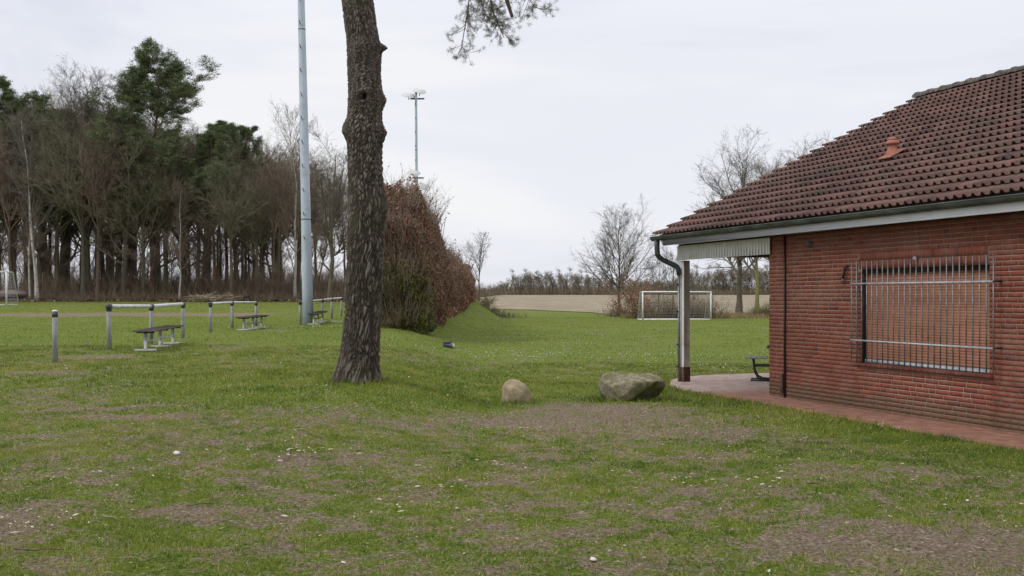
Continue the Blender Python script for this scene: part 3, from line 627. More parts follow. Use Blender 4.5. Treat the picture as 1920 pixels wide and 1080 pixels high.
# ------------------------------------------------------------------ porch bench
m_steel = nmat('dark_steel_mat', [(.4, (.03, .03, .033)), (.6, (.055, .055, .06))], scale=10, rough=.45, metal=.3)
m_slat = nmat('bench_slat_mat', [(.35, (.19, .17, .165)), (.6, (.30, .28, .275))], scale=6, stretch=(1, 8, 8))
pb = thing('picnic_bench', (4.475, 20.85, .03), 'dark steel picnic bench on the porch, mostly hidden behind the corner of the brick wall', 'bench', rz=R(-14))
# local x across the seat (seat front at -x), y along the bench
for i in range(4): MB().bbox((-.02 + i * .105, -.1, .43), (.075 + i * .105, .55, .455), .005).build('seat_slat', m_slat, pb)
for i in range(1): MB().bbox((.375, -.1, .63), (.80, .55, .665), .005).build('table_slat', m_steel, pb)
for y in (0, .45):
    MB().tube([(.12, y, .425), (.13, y, .30), (.15, y, .18), (.20, y, .08), (.28, y, .035), (.45, y, .02)], .017, 8).build('leg', m_steel, pb, True)
    MB().tube([(.07, y, .017), (.50, y, .017)], .017, 8).build('foot', m_steel, pb, True)
    MB().tube([(.14, y, .29), (.44, y, .29), (.50, y, .45), (.52, y, .63)], .014, 8).build('frame', m_steel, pb, True)

# ------------------------------------------------------------------ plant generators
def frustums(mb, p0, p1, r0, r1, k=3, a=0.0, spike=False):
    n = len(p0)
    if n == 0: return
    d = p1 - p0; L = np.linalg.norm(d, axis=1, keepdims=True); d = d / np.maximum(L, 1e-6)
    ref = np.where(np.abs(d[:, 2:3]) < .9, np.array([[0, 0, 1.0]]), np.array([[1.0, 0, 0]]))
    x = np.cross(d, ref); x /= np.linalg.norm(x, axis=1, keepdims=True); y = np.cross(d, x)
    an = np.arange(k) * 2 * PI / k; c = np.cos(an)[None, :, None]; s = np.sin(an)[None, :, None]
    ring = x[:, None] * c + y[:, None] * s
    A = p0[:, None] + ring * r0[:, None, None]
    av = np.full(n, a) if np.isscalar(a) else a
    j = np.arange(k); j2 = (j + 1) % k
    if spike:
        V = np.concatenate([A, p1[:, None]], 1).reshape(-1, 3); b = np.arange(n)[:, None] * (k + 1)
        T = np.stack([b + j, b + j2, np.repeat(b + k, k, 1)], -1).reshape(-1, 3); mb.add(V, None, T, np.repeat(av, k + 1))
    else:
        B = p1[:, None] + ring * r1[:, None, None]; V = np.concatenate([A, B], 1).reshape(-1, 3); b = np.arange(n)[:, None] * (2 * k)
        Q = np.stack([b + j, b + j2, b + k + j2, b + k + j], -1).reshape(-1, 4); mb.add(V, Q, None, np.repeat(av, 2 * k))
def poly_frustums(mb, P, Rr, k, a=0.0, spike_last=False):
    """P [N,M,3], Rr [N,M]"""
    M = P.shape[1]
    for i in range(M - 1):
        p0, p1 = P[:, i], P[:, i + 1]
        sp = spike_last and i == M - 2
        frustums(mb, p0, p1 + (0 if sp else 1) * (p1 - p0) * .04, Rr[:, i], Rr[:, i + 1], k, a, sp)
def perp(d, r):
    q = r.normal(size=d.shape); q -= d * (q * d).sum(-1, keepdims=True); return q / np.linalg.norm(q, axis=-1, keepdims=True)
def children(P, Rr, nch, t0, t1, ang, angj, ratio, rj, taper, M, rr, up, wob, r, rmin=.004, lenabs=None, up_end=None):
    Np, Mp = Rr.shape; Lp = np.linalg.norm(np.diff(P, axis=1), axis=2).sum(1)
    idx = np.repeat(np.arange(Np), nch); n = len(idx); t = t0 + (t1 - t0) * r.rand(n); f = t * (Mp - 1); i = np.minimum(f.astype(int), Mp - 2); u = (f - i)[:, None]
    p = P[idx, i] * (1 - u) + P[idx, i + 1] * u; rad = Rr[idx, i] * (1 - u[:, 0]) + Rr[idx, i + 1] * u[:, 0]
    d = P[idx, i + 1] - P[idx, i]; d /= np.linalg.norm(d, axis=1, keepdims=True) + 1e-9
    a = R(ang) + R(angj) * r.normal(size=n); d = d * np.cos(a)[:, None] + perp(d, r) * np.sin(a)[:, None]
    L = (Lp[idx] if lenabs is None else lenabs) * ratio * (1 - taper * (t - t0) / max(t1 - t0, 1e-6)) * (1 + rj * r.normal(size=n)); L = np.maximum(L, .05)
    r0 = np.minimum(rad * rr, L * .035 + .004); r0 = np.maximum(r0, rmin)
    Pn = np.zeros((n, M, 3)); Pn[:, 0] = p
    for m in range(1, M):
        uu = up if up_end is None else up + (up_end - up) * m / (M - 1)
        d = d + wob * r.normal(size=d.shape); d[:, 2] += uu; d /= np.linalg.norm(d, axis=1, keepdims=True)
        Pn[:, m] = Pn[:, m - 1] + d * (L / (M - 1))[:, None]
    Rn = r0[:, None] * np.linspace(1, .35, M)[None]
    return Pn, np.maximum(Rn, rmin * .6)
def trunk_line(h, r0, r1, wob, lean, r, M=10, flare=1.35):
    P = np.zeros((1, M, 3)); t = np.linspace(0, 1, M); off = np.cumsum(r.normal(size=(M, 2)) * wob, 0); off -= off[0]
    P[0, :, 2] = h * t; P[0, :, :2] = off * t[:, None] ** .5 + np.array(lean)[None] * h * t[:, None]
    Rr = (r0 + (r1 - r0) * t ** .8)[None]; Rr[0, 0] *= flare; return P, Rr
def bare_tree(name, h, r0, seed, n1=26, t0=.3, ang=48, ratio=.42, taper=.45, n2=9, n3=8, n4=5, up=.10, wob=.10, fork=0, lean=(0, 0), mats=None, twig=.007, M1=7, wobt=.12, ang2=38, tw_up=.03, rr1=.55, parent=None, n1ang=9, n4r=.5):
    r = np.random.RandomState(seed); tr, tR = trunk_line(h * (.95 if not fork else .5), r0, r0 * (.12 if not fork else .6), wobt * h / 20, lean, r)
    mb = MB(); poly_frustums(mb, tr, tR, 8); crown = MB()
    if fork:
        P, Rr = children(tr, tR, fork, .55, .98, 22, 9, .5 * h, .12, .25, 8, .75, .10, .07, r, lenabs=1.1)
        poly_frustums(mb, P, Rr, 7); L1, R1 = children(P, Rr, max(3, n1 // fork), .1, .95, ang, n1ang, ratio * 1.4, .2, taper, M1, rr1, up, wob, r)
        l2b, r2b = children(tr, tR, 5, t0 + .1, .9, ang + 10, 8, ratio, .2, .3, M1, .5, up, wob, r); L1 = np.concatenate([L1, l2b]); R1 = np.concatenate([R1, r2b])
    else:
        L1, R1 = children(tr, tR, n1, t0, .97, ang, n1ang, ratio, .18, taper, M1, rr1, up, wob, r)
    poly_frustums(crown, L1, R1, 5)
    L2, R2 = children(L1, R1, n2, .18, .98, ang2, 12, .48, .25, .4, 5, .6, up * .6, wob * 1.3, r, .010); poly_frustums(crown, L2, R2, 4)
    L3, R3 = children(L2, R2, n3, .15, 1.0, 36, 14, .5, .3, .3, 4, .65, tw_up, wob * 1.6, r, twig); poly_frustums(crown, L3, R3, 3)
    if n4:
        L4, R4 = children(L3, R3, n4, .1, 1.0, 34, 15, n4r, .35, .2, 3, .8, tw_up, wob * 1.8, r, twig * .8); poly_frustums(crown, L4, R4, 3, 0.0, True)
    root = thing(name, (0, 0, 0), None, None); 
    mb.build('trunk', mats[0], root); crown.build('crown', mats[1], root)
    return root
m_bark = nmat('bark_mat', [(.3, (.06, .05, .038)), (.5, (.12, .10, .076)), (.7, (.19, .165, .13))], scale=5, stretch=(3, 3, .8), bump=.6, second=(1.1, (.085, .09, .04), .45, .65))
m_bark2 = nmat('warm_bark_mat', [(.3, (.05, .035, .026)), (.5, (.11, .078, .058)), (.7, (.17, .13, .10))], scale=5, stretch=(3, 3, .8), bump=.6, second=(.8, (.09, .085, .045), .5, .7))
m_twigs = nmat('twigs_mat', [(.35, (.13, .108, .074)), (.6, (.215, .18, .13))], scale=.8, second=(.35, (.155, .155, .085), .42, .58))
m_twigs2 = nmat('warm_twigs_mat', [(.35, (.155, .112, .084)), (.6, (.235, .178, .137))], scale=.8)
m_twigd = nmat('dark_twigs_mat', [(.35, (.085, .072, .052)), (.6, (.14, .12, .09))], scale=.8)
m_twigg = nmat('grey_twigs_mat', [(.35, (.11, .098, .08)), (.6, (.18, .162, .132))], scale=.8)
m_birch = nmat('birch_bark_mat', [(.30, (.08, .075, .065)), (.42, (.34, .325, .29)), (.7, (.50, .48, .44))], scale=2.2, stretch=(1.2, 1.2, 2.5), detail=7)
m_pbark = nmat('pine_bark_far_mat', [(.3, (.06, .04, .03)), (.5, (.13, .075, .052)), (.7, (.20, .12, .08))], scale=4, stretch=(2, 2, .7), bump=.6)
m_needle = amat('needle_mat', 'tint', [(0, (.050, .070, .030)), (.4, (.095, .125, .050)), (.75, (.145, .18, .075)), (1, (.21, .24, .105))], rough=.65, objrand=.22)
def tufts(mb, C, n, size, wd, r, spread=.35, tint0=.0):
    """needle tufts: n spikes per centre"""
    c = np.repeat(C, n, 0) + r.normal(size=(len(C) * n, 3)) * (np.array([1.25, 1.25, .45]) * spread); d = r.normal(size=c.shape); d[:, 2] = np.abs(d[:, 2]) * .8 + .1; d /= np.linalg.norm(d, axis=1, keepdims=True)
    L = size * (.5 + r.rand(len(c))); side = perp(d, r) * (wd * (.6 + .8 * r.rand(len(c))))[:, None]
    V = np.stack([c - side, c + side, c + d * L[:, None]], 1).reshape(-1, 3); t = np.repeat(r.rand(len(C)) * .55, n) + .35 * r.rand(len(c)) + tint0
    mb.add(V, None, np.arange(len(V)).reshape(-1, 3), np.repeat(np.clip(t, 0, 1), 3))
def pine(name, h, r0, seed, crown0=.6, n1=34, len1=4.0, hero=False, mats=None, dens=1.0):
    r = np.random.RandomState(seed); tr, tR = trunk_line(h * .97, r0, r0 * .2, .12, (r.normal() * .01, r.normal() * .01), r, 12, 1.2)
    mb = MB(); poly_frustums(mb, tr, tR, 9); cr = MB()
    L1, R1 = children(tr, tR, n1, crown0, .98, 68 if hero else 62, 12, 1.0, .22, .62, 7, .42, .055, .12, r, lenabs=len1)
    poly_frustums(cr, L1, R1, 5)
    dd, dr = children(tr, tR, 14, crown0 * .45, crown0, 80, 10, 1.0, .4, 0, 4, .2, -.02, .12, r, lenabs=1.6); poly_frustums(cr, dd, dr, 4)
    L2, R2 = children(L1, R1, 9, .35, 1.0, 42, 12, .34, .25, .3, 5, .55, .10, .14, r, .012); poly_frustums(cr, L2, R2, 4)
    L3, R3 = children(L2, R2, 6, .3, 1.0, 40, 14, .45, .3, .2, 3, .6, .12, .15, r, .008); poly_frustums(cr, L3, R3, 3)
    fo = MB(); C = np.concatenate([L3[:, -1], L3[:, 1], L2[:, -1], L2[:, -2]]); C = C[r.rand(len(C)) < dens]; tufts(fo, C, 20, .24, .020, r, .13)
    root = thing(name, (0, 0, 0), None, None)
    mb.build('trunk', m_pbark, root); cr.build('limbs', m_pbark, root); fo.build('foliage', m_needle, root, attr='tint'); return root
protos = []
def proto(o): protos.append(o); return o
oakA = proto(bare_tree('bare_tree', 20, .34, 31, n1=26, t0=.40, ang=44, ratio=.44, n2=10, n3=8, n4=4, wob=.13, mats=(m_bark, m_twigs), twig=.010))
oakB = proto(bare_tree('bare_tree', 20, .30, 32, n1=24, t0=.44, ang=38, ratio=.38, n2=10, n3=8, n4=4, wob=.12, mats=(m_bark2, m_twigs2), twig=.010))
oakC = proto(bare_tree('bare_tree', 20, .36, 33, n1=24, t0=.2, ang=50, ratio=.36, n2=9, n3=8, n4=5, fork=4, wob=.13, mats=(m_bark, m_twigs), twig=.010))
birchA = proto(bare_tree('birch_tree', 18, .16, 34, n1=30, t0=.25, ang=36, ratio=.26, n2=8, n3=7, n4=3, up=.12, wob=.09, mats=(m_birch, m_twigs2), twig=.007, wobt=.2))
pineA = proto(pine('pine_tree', 20, .24, 44, .55, 40, 3.8, dens=.6)); pineB = proto(pine('pine_tree', 20, .22, 45, .60, 36, 3.6, dens=.6))
used = set(); HM = {}
def place(p, px, Y, top=None, h=None, h0=20.0, label=None, cat='tree', group=None, rz=None, sw=1.0, z=None, seed=0):
    """stand a tree of prototype p at world point (X from the sight line, Y); top = picture row of its tip"""
    X = at(px, Y); zz = (zt(X, Y) if z is None else z) - .05
    if h is None: h = CAMZ + (HY - top) * Y / F - zz
    if p.name not in HM:
        m_ = 0
        for c in p.children:
            a_ = np.zeros(len(c.data.vertices) * 3, np.float32); c.data.vertices.foreach_get('co', a_); m_ = max(m_, float(np.percentile(a_[2::3], 99.93)))
        HM[p.name] = m_
    h0 = HM[p.name]
    o = p if p not in used else copy_tree(p); used.add(p)
    k = h / h0; o.location = (X, Y, zz); o.scale = (k * sw, k * sw, k); o.rotation_euler = (0, 0, (px * 7.13 + Y * 3.7) % 6.28 if rz is None else rz)
    return tag(o, label, cat, group)

# ---- the wood behind the pitch
hero = pine('pine_tree', 22, .27, 53, .44, 62, 6.3, True, dens=.72)
place(hero, 286, 96, top=84, h0=21.6, label='tallest pine of the wood with a broad dark green crown and reddish trunk', cat='pine tree', rz=.4)
bigoak = bare_tree('bare_tree', 22, .40, 61, n1=34, t0=.30, ang=40, ratio=.42, n2=11, n3=9, n4=4, wob=.12, mats=(m_bark, m_twigd), twig=.011, taper=.35)
place(bigoak, 165, 97, top=112, h0=21.0, label='tall bare tree, middle one of the three twiggy crowns rising above the wood', rz=1.0)
b1 = bare_tree('birch_tree', 16, .17, 62, n1=26, t0=.35, ang=32, ratio=.24, n2=7, n3=6, n4=3, up=.14, wob=.09, mats=(m_birch, m_twigg), twig=.007, lean=(-.055, 0), wobt=.15)
place(b1, 70, 91.5, top=185, h0=15.5, label='leaning white birch with forked top at the front of the wood near the white goal', cat='birch tree', rz=0)
place(birchA, 57, 92.5, top=300, h0=17, label='short thin white birch beside the leaning birch near the white goal', cat='birch tree', rz=.5)
oakR = bare_tree('bare_tree', 17, .30, 63, n1=24, t0=.14, ang=55, ratio=.50, n2=10, n3=9, n4=5, fork=5, wob=.15, mats=(m_bark, m_twigd), twig=.009, taper=.3)
place(oakR, 618, 88, top=225, h0=16, label='wide spreading bare tree between the near light mast and the big pine trunk', rz=2.0)
place(birchA, 553, 93, top=188, h0=17, label='tall thin birch with wispy crown just left of the near light mast', cat='birch tree', rz=1.5)
place(birchA, 336, 92, top=330, h0=17, label='slim white birch stem at the edge of the wood right of the tallest pine', cat='birch tree', rz=2.5)
place(pineB, 20, 99, top=150, label='dark pine at the far left end of the wood', cat='pine tree', rz=1)
place(pineA, 466, 103, top=236, label='dark pine topping the right part of the wood left of the birch', cat='pine tree', rz=2, sw=.7)
place(pineA, 105, 104, top=205, label='green pine crown showing low behind the tall bare tree at left', cat='pine tree', rz=3)
place(bigoak, 118, 99, top=128, label='tall bare tree leftmost of the three twiggy crowns above the wood', rz=3.0)
place(bigoak, 208, 99.5, top=120, label='tall bare tree close behind the left side of the tallest pine', rz=4.6)
place(pineB, 240, 103, top=225, label='pine just left of the tallest pine with a lower crown', cat='pine tree', rz=5)
r = np.random.RandomState(77)
topline = lambda x: np.interp(x, [0, 60, 120, 200, 300, 380, 430, 520, 560, 650, 700], [166, 166, 158, 162, 205, 215, 228, 240, 255, 268, 292])
G1 = 'bare trees massed in the wood'; L1_ = 'bare brown tree massed with its like in the wood behind the pitch'
G2 = 'pines massed in the wood'; L2_ = 'slim pine massed with its like inside the wood behind the pitch'
k = 0; fr = 0
for row, (Y0, n, dt) in enumerate(((95, 14, 25), (100, 17, 10), (107, 18, 0), (117, 17, -5))):
    for i in range(n):
        px = -30 + (600 if row > 1 else 565) * (i + .5 + .5 * (r.rand() - .5)) / n; Y = Y0 + r.normal() * 1.2
        top = topline(px) + dt + abs(r.normal()) * 30
        if (k * 7 + row) % 10 < 1 + (px < 60) and px < 540: place([pineA, pineB][k % 2], px, Y, top=top, label=L2_, cat='pine tree', group=G2, rz=r.rand() * 6)
        else:
            p = [oakA, oakB, oakC, oakA][k % 4]; lab = L1_
            if row == 0: fr += 1; lab = ['first', 'second', 'third', 'fourth', 'fifth', 'sixth', 'seventh', 'eighth', 'ninth', 'tenth', 'eleventh', 'twelfth', 'thirteenth', 'fourteenth'][fr - 1] + ' large bare tree from the left along the front edge of the wood'
            place(p, px, Y, top=top, label=lab, group=G1, rz=r.rand() * 6, sw=.9 + .3 * r.rand())
        k += 1
thin = bare_tree('bare_tree', 9, .07, 64, n1=18, t0=.12, ang=38, ratio=.34, n2=7, n3=5, n4=3, up=.12, wob=.13, mats=(m_bark2, m_twigs2), twig=.009, wobt=.5)
place(oakA, 592, 112, top=300, label='bare tree seen just right of the near light mast, behind the wide spreading tree', rz=1)
place(oakB, 648, 106, top=310, label='bare tree half hidden behind the left side of the big pine trunk', rz=2)
r = np.random.RandomState(78)
for i in range(46):
    px = -20 + 640 * (i + r.rand()) / 46; place(thin, px, 93 + 14 * r.rand(), top=470 - 190 * r.rand() ** 1.5, h0=8.8, label='thin crooked young tree among its like at the foot of the wood', group='young trees at the foot of the wood', rz=r.rand() * 6)
# undergrowth of the wood
def brush(mb, n, fX, fY, fH, r, rad=.012, lean=.35, kids=6, base=None):
    X = fX(r, n); Y = fY(r, n, X); Z = (terr0(X, Y) if base is None else base(X, Y)); H = fH(r, X, Y); P = np.zeros((n, 4, 3)); P[:, 0] = np.stack([X, Y, Z - .05], -1)
    d = r.normal(size=(n, 3)) * lean; d[:, 2] = 1; d /= np.linalg.norm(d, axis=1, keepdims=True)
    for m in range(1, 4): d = d + r.normal(size=d.shape) * .13; d /= np.linalg.norm(d, axis=1, keepdims=True); P[:, m] = P[:, m - 1] + d * (H / 3)[:, None]
    Rr = np.repeat(rad * np.array([[1, .8, .55, .3]]), n, 0); t = np.repeat(r.rand(n), 1)
    for i in range(3): frustums(mb, P[:, i], P[:, i + 1], Rr[:, i], Rr[:, i + 1], 3, t, i == 2)
    C, cR = children(P, Rr, kids, .2, 1, 38, 14, .42, .3, .2, 3, .8, .03, .2, r, rad * .45); tt = np.repeat(t, kids)
    frustums(mb, C[:, 0], C[:, 1], cR[:, 0], cR[:, 1], 3, tt); frustums(mb, C[:, 1], C[:, 2], cR[:, 1], cR[:, 2], 3, tt, True)
    return C
m_brush = amat('brush_mat', 'tint', [(0, (.10, .07, .048)), (.4, (.17, .12, .085)), (.7, (.24, .175, .12)), (1, (.17, .17, .09))])
mb = MB(); r = np.random.RandomState(5)
brush(mb, 6500, lambda r, n: at(-40 + 720 * r.rand(n), 95) * 1.0, lambda r, n, X: 93 + 20 * r.rand(n) ** 1.3, lambda r, X, Y: .6 + 2.6 * r.rand(len(X)) ** 1.4, r, .016)
brush(mb, 2600, lambda r, n: at(-40 + 720 * r.rand(n), 93) * 1.0, lambda r, n, X: 91.2 + 2 * r.rand(n), lambda r, X, Y: .3 + .9 * r.rand(len(X)), r, .014, 1.0)
brush(mb, 3000, lambda r, n: at(-40 + 760 * r.rand(n), 100), lambda r, n, X: 108 + 30 * r.rand(n), lambda r, X, Y: .8 + 2.6 * r.rand(len(X)), r, .022)
tag(mb.build('undergrowth', m_brush, None, attr='tint'), 'brown leafless undergrowth and brushwood along the foot of the wood', 'undergrowth', kind='stuff')
mb = MB(); n = 9000; r = np.random.RandomState(6); X = at(-60 + 760 * r.rand(n), 98); Y = 91 + 14 * r.rand(n) ** 1.5; Z = terr0(X, Y); 
q = .05 + .10 * r.rand(n); c = np.stack([X, Y, Z + .03 + .12 * r.rand(n)], -1); d = perp(np.tile([[0, 0, 1.0]], (n, 1)) + .6 * r.normal(size=(n, 3)), r); e = perp(d, r)
V = np.stack([c - d * q[:, None], c + e * q[:, None], c + d * q[:, None], c - e * q[:, None]], 1).reshape(-1, 3); mb.add(V, np.arange(4 * n).reshape(-1, 4), None, np.repeat(r.rand(n), 4))
m_litter = amat('leaf_litter_mat', 'tint', [(0, (.10, .055, .035)), (.6, (.19, .12, .075)), (1, (.28, .2, .13))])
tag(mb.build('leaf_litter', m_litter, None, attr='tint'), 'brown leaf litter under the edge of the wood', 'leaf litter', kind='stuff')
sh = np.linspace(-70, 4, 120)[None]; yy = np.array([90.6, 90.75, 100, 125, 145])[:, None]; Xs = np.repeat(sh, 5, 0); Ys = yy + .7 * (fbm(Xs, 0 * Xs, .4, 3) - .5) + 0 * Xs; Xs = Xs - 0
m_ff = nmat('forest_floor_mat', [(.3, (.08, .05, .035)), (.5, (.15, .10, .068)), (.7, (.22, .155, .10))], scale=1.5, bump=1)
Xs = -68 + (Xs + 70) / 74 * (68 + np.interp(Ys, [88, 145], [-13, -14])); tag(grid_mesh('forest_floor', Xs, Ys, terr0(Xs, Ys) + .02, m_ff), kind='structure')

# ---- beech hedge: three lengths
m_beech = amat('beech_leaf_mat', 'tint', [(0, (.065, .085, .018)), (.2, (.135, .145, .034)), (.34, (.12, .095, .04)), (.5, (.145, .070, .045)), (.75, (.24, .108, .070)), (1, (.40, .22, .15))], rough=.6, translucent=.12)
def hedge(name, x0, x1, y0, y1, h, label, seed, nleaf, bulge=.5, leaf=.05, green=None, redness=.6, ntwig=3500, topn=300):
    r = np.random.RandomState(seed); cx = (x0 + x1) / 2; hw = (x1 - x0) / 2
    def shape(n):
        Y = y0 + (y1 - y0) * r.rand(n); Zr = r.rand(n) ** .9; prof = 1 + bulge / hw * (np.sin(np.clip(Zr, 0, 1) * PI) ** .8 * .9) - .12 * (Zr > .9) * (Zr - .9) * 10
        side = r.rand(n); depth = np.abs(r.normal(size=n)) * .22
        X = cx + np.where(side < .62, 1, -1) * hw * prof - np.sign(np.where(side < .62, 1, -1)) * depth
        front = r.rand(n) < min(.6, 2.2 * (x1 - x0) / (y1 - y0)); Xf_ = cx + (r.rand(n) * 2 - 1) * hw * prof; Y = np.where(front, y0 + depth * 1.2 - .15 * np.sin(Zr * PI), Y); X = np.where(front, Xf_, X)
        tp = r.rand(n) < .12; X = np.where(tp, cx + (r.rand(n) * 2 - 1) * hw, X); Y = np.where(tp, y0 + (y1 - y0) * r.rand(n), Y); Zr = np.where(tp, 1 - depth * .5, Zr)
        bump = (fbm(Y * 1.0 + X, Zr * h, .8, 3) - .5) * 1.3; X = X + np.sign(X - cx) * bump * np.where(front, .4, 1); Y = Y - np.where(front, bump, 0)
        hh = h * (1 + .30 * (fbm(Y, X, .8, 3) - .5) * 2) * (1 - .16 * np.clip((X - cx) / hw, 0, 1.3) ** 2) * (1 - .10 * np.clip(1 - (Y - y0) / 1.2, 0, 1))
        return X, Y, Zr, hh
    root = thing(name, (cx, y0, 0), label, 'hedge', 'lengths of the beech hedge')
    X, Y, Zr, hh = shape(nleaf); keep = fbm(X * 1.0 + Y, Zr * h, 1.9, 3) > .30 + .22 * r.rand(nleaf); X, Y, Zr, hh = X[keep], Y[keep], Zr[keep], hh[keep]; n = len(X)
    Z = terr0(X, Y) + .05 + Zr * hh; c = np.stack([X, Y, Z], -1); d = r.normal(size=(n, 3)); d /= np.linalg.norm(d, axis=1, keepdims=True); e = perp(d, r); q = leaf * (.5 + .9 * r.rand(n))[:, None]
    V = np.stack([c - d * q, c + e * q * .55, c + d * q, c - e * q * .55], 1).reshape(-1, 3); cl_ = fbm(Y + X, Z, 1.2, 3)
    t = np.clip(redness + (cl_ - .5) * .7 + .22 * r.normal(size=n), .36, 1)
    if green is not None: gmask = sstep(.0, 1, green(X, Y, Z) + .35 * (cl_ - .5) + .25 * r.normal(size=n)); pick = r.rand(n) < gmask; t[pick] = .02 + .30 * r.rand(pick.sum())
    mb = MB(); mb.add(V - np.array([cx, y0, 0]), np.arange(4 * n).reshape(-1, 4), None, np.repeat(t, 4)); mb.build('leaves', m_beech, root, attr='tint')
    tw = MB(); X, Y, Zr, hh = shape(ntwig); X = cx + (X - cx) * (.5 + .5 * r.rand(ntwig)); p0 = np.stack([X, Y, terr0(X, Y) + Zr * hh * .92], -1); d = np.stack([(X - cx) * .5, (Y < y0 + .5) * -.3 + r.normal(size=ntwig) * .4, .6 + .8 * r.rand(ntwig)], -1); d /= np.linalg.norm(d, axis=1, keepdims=True)
    P = np.stack([p0, p0 + d * .35, p0 + d * .6 + r.normal(size=p0.shape) * .06, p0 + d * .85 + r.normal(size=p0.shape) * .1], 1); poly_frustums(tw, P, np.tile([[.008, .007, .005, .004]], (ntwig, 1)), 3, 0.0, True)
    # shoots above the top
    X = cx + (r.rand(topn) * 2 - 1) * hw; Y = y0 + (y1 - y0) * r.rand(topn); p0 = np.stack([X, Y, terr0(X, Y) + h * .93], -1); d = r.normal(size=(topn, 3)) * .3; d[:, 2] = 1; d[:, 0] += .25; d /= np.linalg.norm(d, axis=1, keepdims=True); L = (.25 + 1.25 * r.rand(topn) ** 2)[:, None] * min(1, h / 4.5)
    P = np.stack([p0, p0 + d * L * .4, p0 + d * L * .7 + r.normal(size=p0.shape) * .05, p0 + d * L + r.normal(size=p0.shape) * .1], 1); rr_ = np.tile([[.010, .008, .006, .004]], (topn, 1)); poly_frustums(tw, P, rr_, 3, 0.0, True)
    C, cR = children(P, rr_, 5, .2, 1, 35, 12, .4, .3, .2, 3, .7, .05, .15, r, .005); poly_frustums(tw, C, cR, 3, 0.0, True)
    # stems
    ns = int((y1 - y0) * 3); X = cx + (r.rand(ns) * 2 - 1) * hw * .8; Y = y0 + (y1 - y0) * r.rand(ns); p0 = np.stack([X, Y, terr0(X, Y) - .1], -1); d = r.normal(size=(ns, 3)) * .08; d[:, 2] = 1; P = np.stack([p0 + d * h * f_ for f_ in (0, .3, .6, .95)], 1); poly_frustums(tw, P, np.tile([[.022, .018, .014, .010]], (ns, 1)), 5)
    for i in range(len(tw.V)): tw.V[i] = tw.V[i] - np.array([cx, y0, 0])
    tw.build('twigs', m_twigs2, root)
    lf = MB(); m_ = 500; k_ = r.randint(0, len(C), m_); c = C[k_, 1] - np.array([cx, y0, 0]); d = r.normal(size=(m_, 3)); d /= np.linalg.norm(d, axis=1, keepdims=True); e = perp(d, r); q = leaf * (.5 + .6 * r.rand(m_))[:, None]
    lf.add(np.stack([c - d * q, c + e * q * .6, c + d * q, c - e * q * .6], 1).reshape(-1, 3), np.arange(4 * m_).reshape(-1, 4), None, np.repeat(.4 + .3 * r.rand(m_), 4)); lf.build('top_leaves', m_beech, root, attr='tint')
    return root
hedge('hedge', -4.85, -3.30, 38.8, 52, 4.8, 'tallest length of brown beech hedge right of the big pine trunk, green at its foot', 1, 170000, .38, .052, green=lambda X, Y, Z: (1 - sstep(38.9, 41.5, Y)) * (1 - sstep(1.2, 4.1, Z + .5 * (X + 4.2))) * 1.7, redness=.66, ntwig=5000, topn=420)
hedge('hedge', -4.9, -3.25, 52, 72, 3.25, 'middle length of beech hedge with russet leaves and bare shoots on top', 2, 60000, .35, .06, redness=.62, ntwig=2500, topn=420)
hedge('hedge', -4.8, -3.3, 72, 92, 2.7, 'lowest and farthest length of reddish beech hedge beside the small bare tree', 3, 40000, .3, .075, redness=.72, ntwig=1500, topn=150)

# ---- trees beyond the right-hand field
fanT = bare_tree('bare_tree', 11, .17, 71, n1=34, t0=.16, ang=46, ratio=.52, n2=9, n3=7, n4=4, up=.12, wob=.07, mats=(m_bark, m_twigg), twig=.007, taper=.5, ang2=32)
place(fanT, 1161, 101, top=366, h0=10.6, label='fan shaped bare tree left of the white frame goal', rz=.7, sw=1.18)
smallT = bare_tree('bare_tree', 7, .11, 72, n1=16, t0=.3, ang=42, ratio=.5, n2=7, n3=6, n4=3, up=.12, wob=.08, mats=(m_bark, m_twigg), twig=.007, taper=.45, lean=(.02, 0))
place(smallT, 898, 96, top=430, h0=6.8, label='small bare tree with thin trunk at the far end of the beech hedge', rz=0)
m_lichen = nmat('lichen_bark_mat', [(.3, (.09, .085, .035)), (.5, (.20, .20, .06)), (.7, (.28, .27, .10))], scale=5, stretch=(3, 3, .8))
gT = bare_tree('bare_tree', 15, .26, 73, n1=30, t0=.24, ang=44, ratio=.44, n2=9, n3=7, n4=4, up=.11, wob=.08, mats=(m_bark, m_twigg), twig=.007, taper=.4)
place(gT, 1385, 93, top=250, h0=14.5, label='bare tree with grey trunk seen left of the mossy trunk through the porch', rz=.3, sw=1.3)
yT = bare_tree('bare_tree', 14, .24, 74, n1=22, t0=.3, ang=40, ratio=.40, n2=8, n3=7, n4=3, up=.12, wob=.08, mats=(m_lichen, m_twigg), twig=.007, taper=.4)
place(yT, 1420, 90, top=300, h0=13.5, label='bare tree with yellow green mossy trunk seen right of the grey trunk through the porch', rz=1.2)
place(gT, 1478, 112, top=245, h0=14.5, label='bare tree crown rising above the roof verge right of the grey trunked tree', rz=2.6, sw=1.3)
place(yT, 1530, 118, top=248, h0=13.5, sw=1.3, label='farthest bare crown peeping over the middle of the roof verge', rz=4.0)
for i, px in enumerate((1235, 1262, 1300)):
    place(smallT, px, 104 + 6 * i, top=(470, 455, 500)[i], h0=6.8, label=('small bare tree behind the goal, left of the downpipe', 'small bare tree behind the goal, at the porch post', 'low bare tree behind the goal, right of the porch post')[i], rz=1 + i)
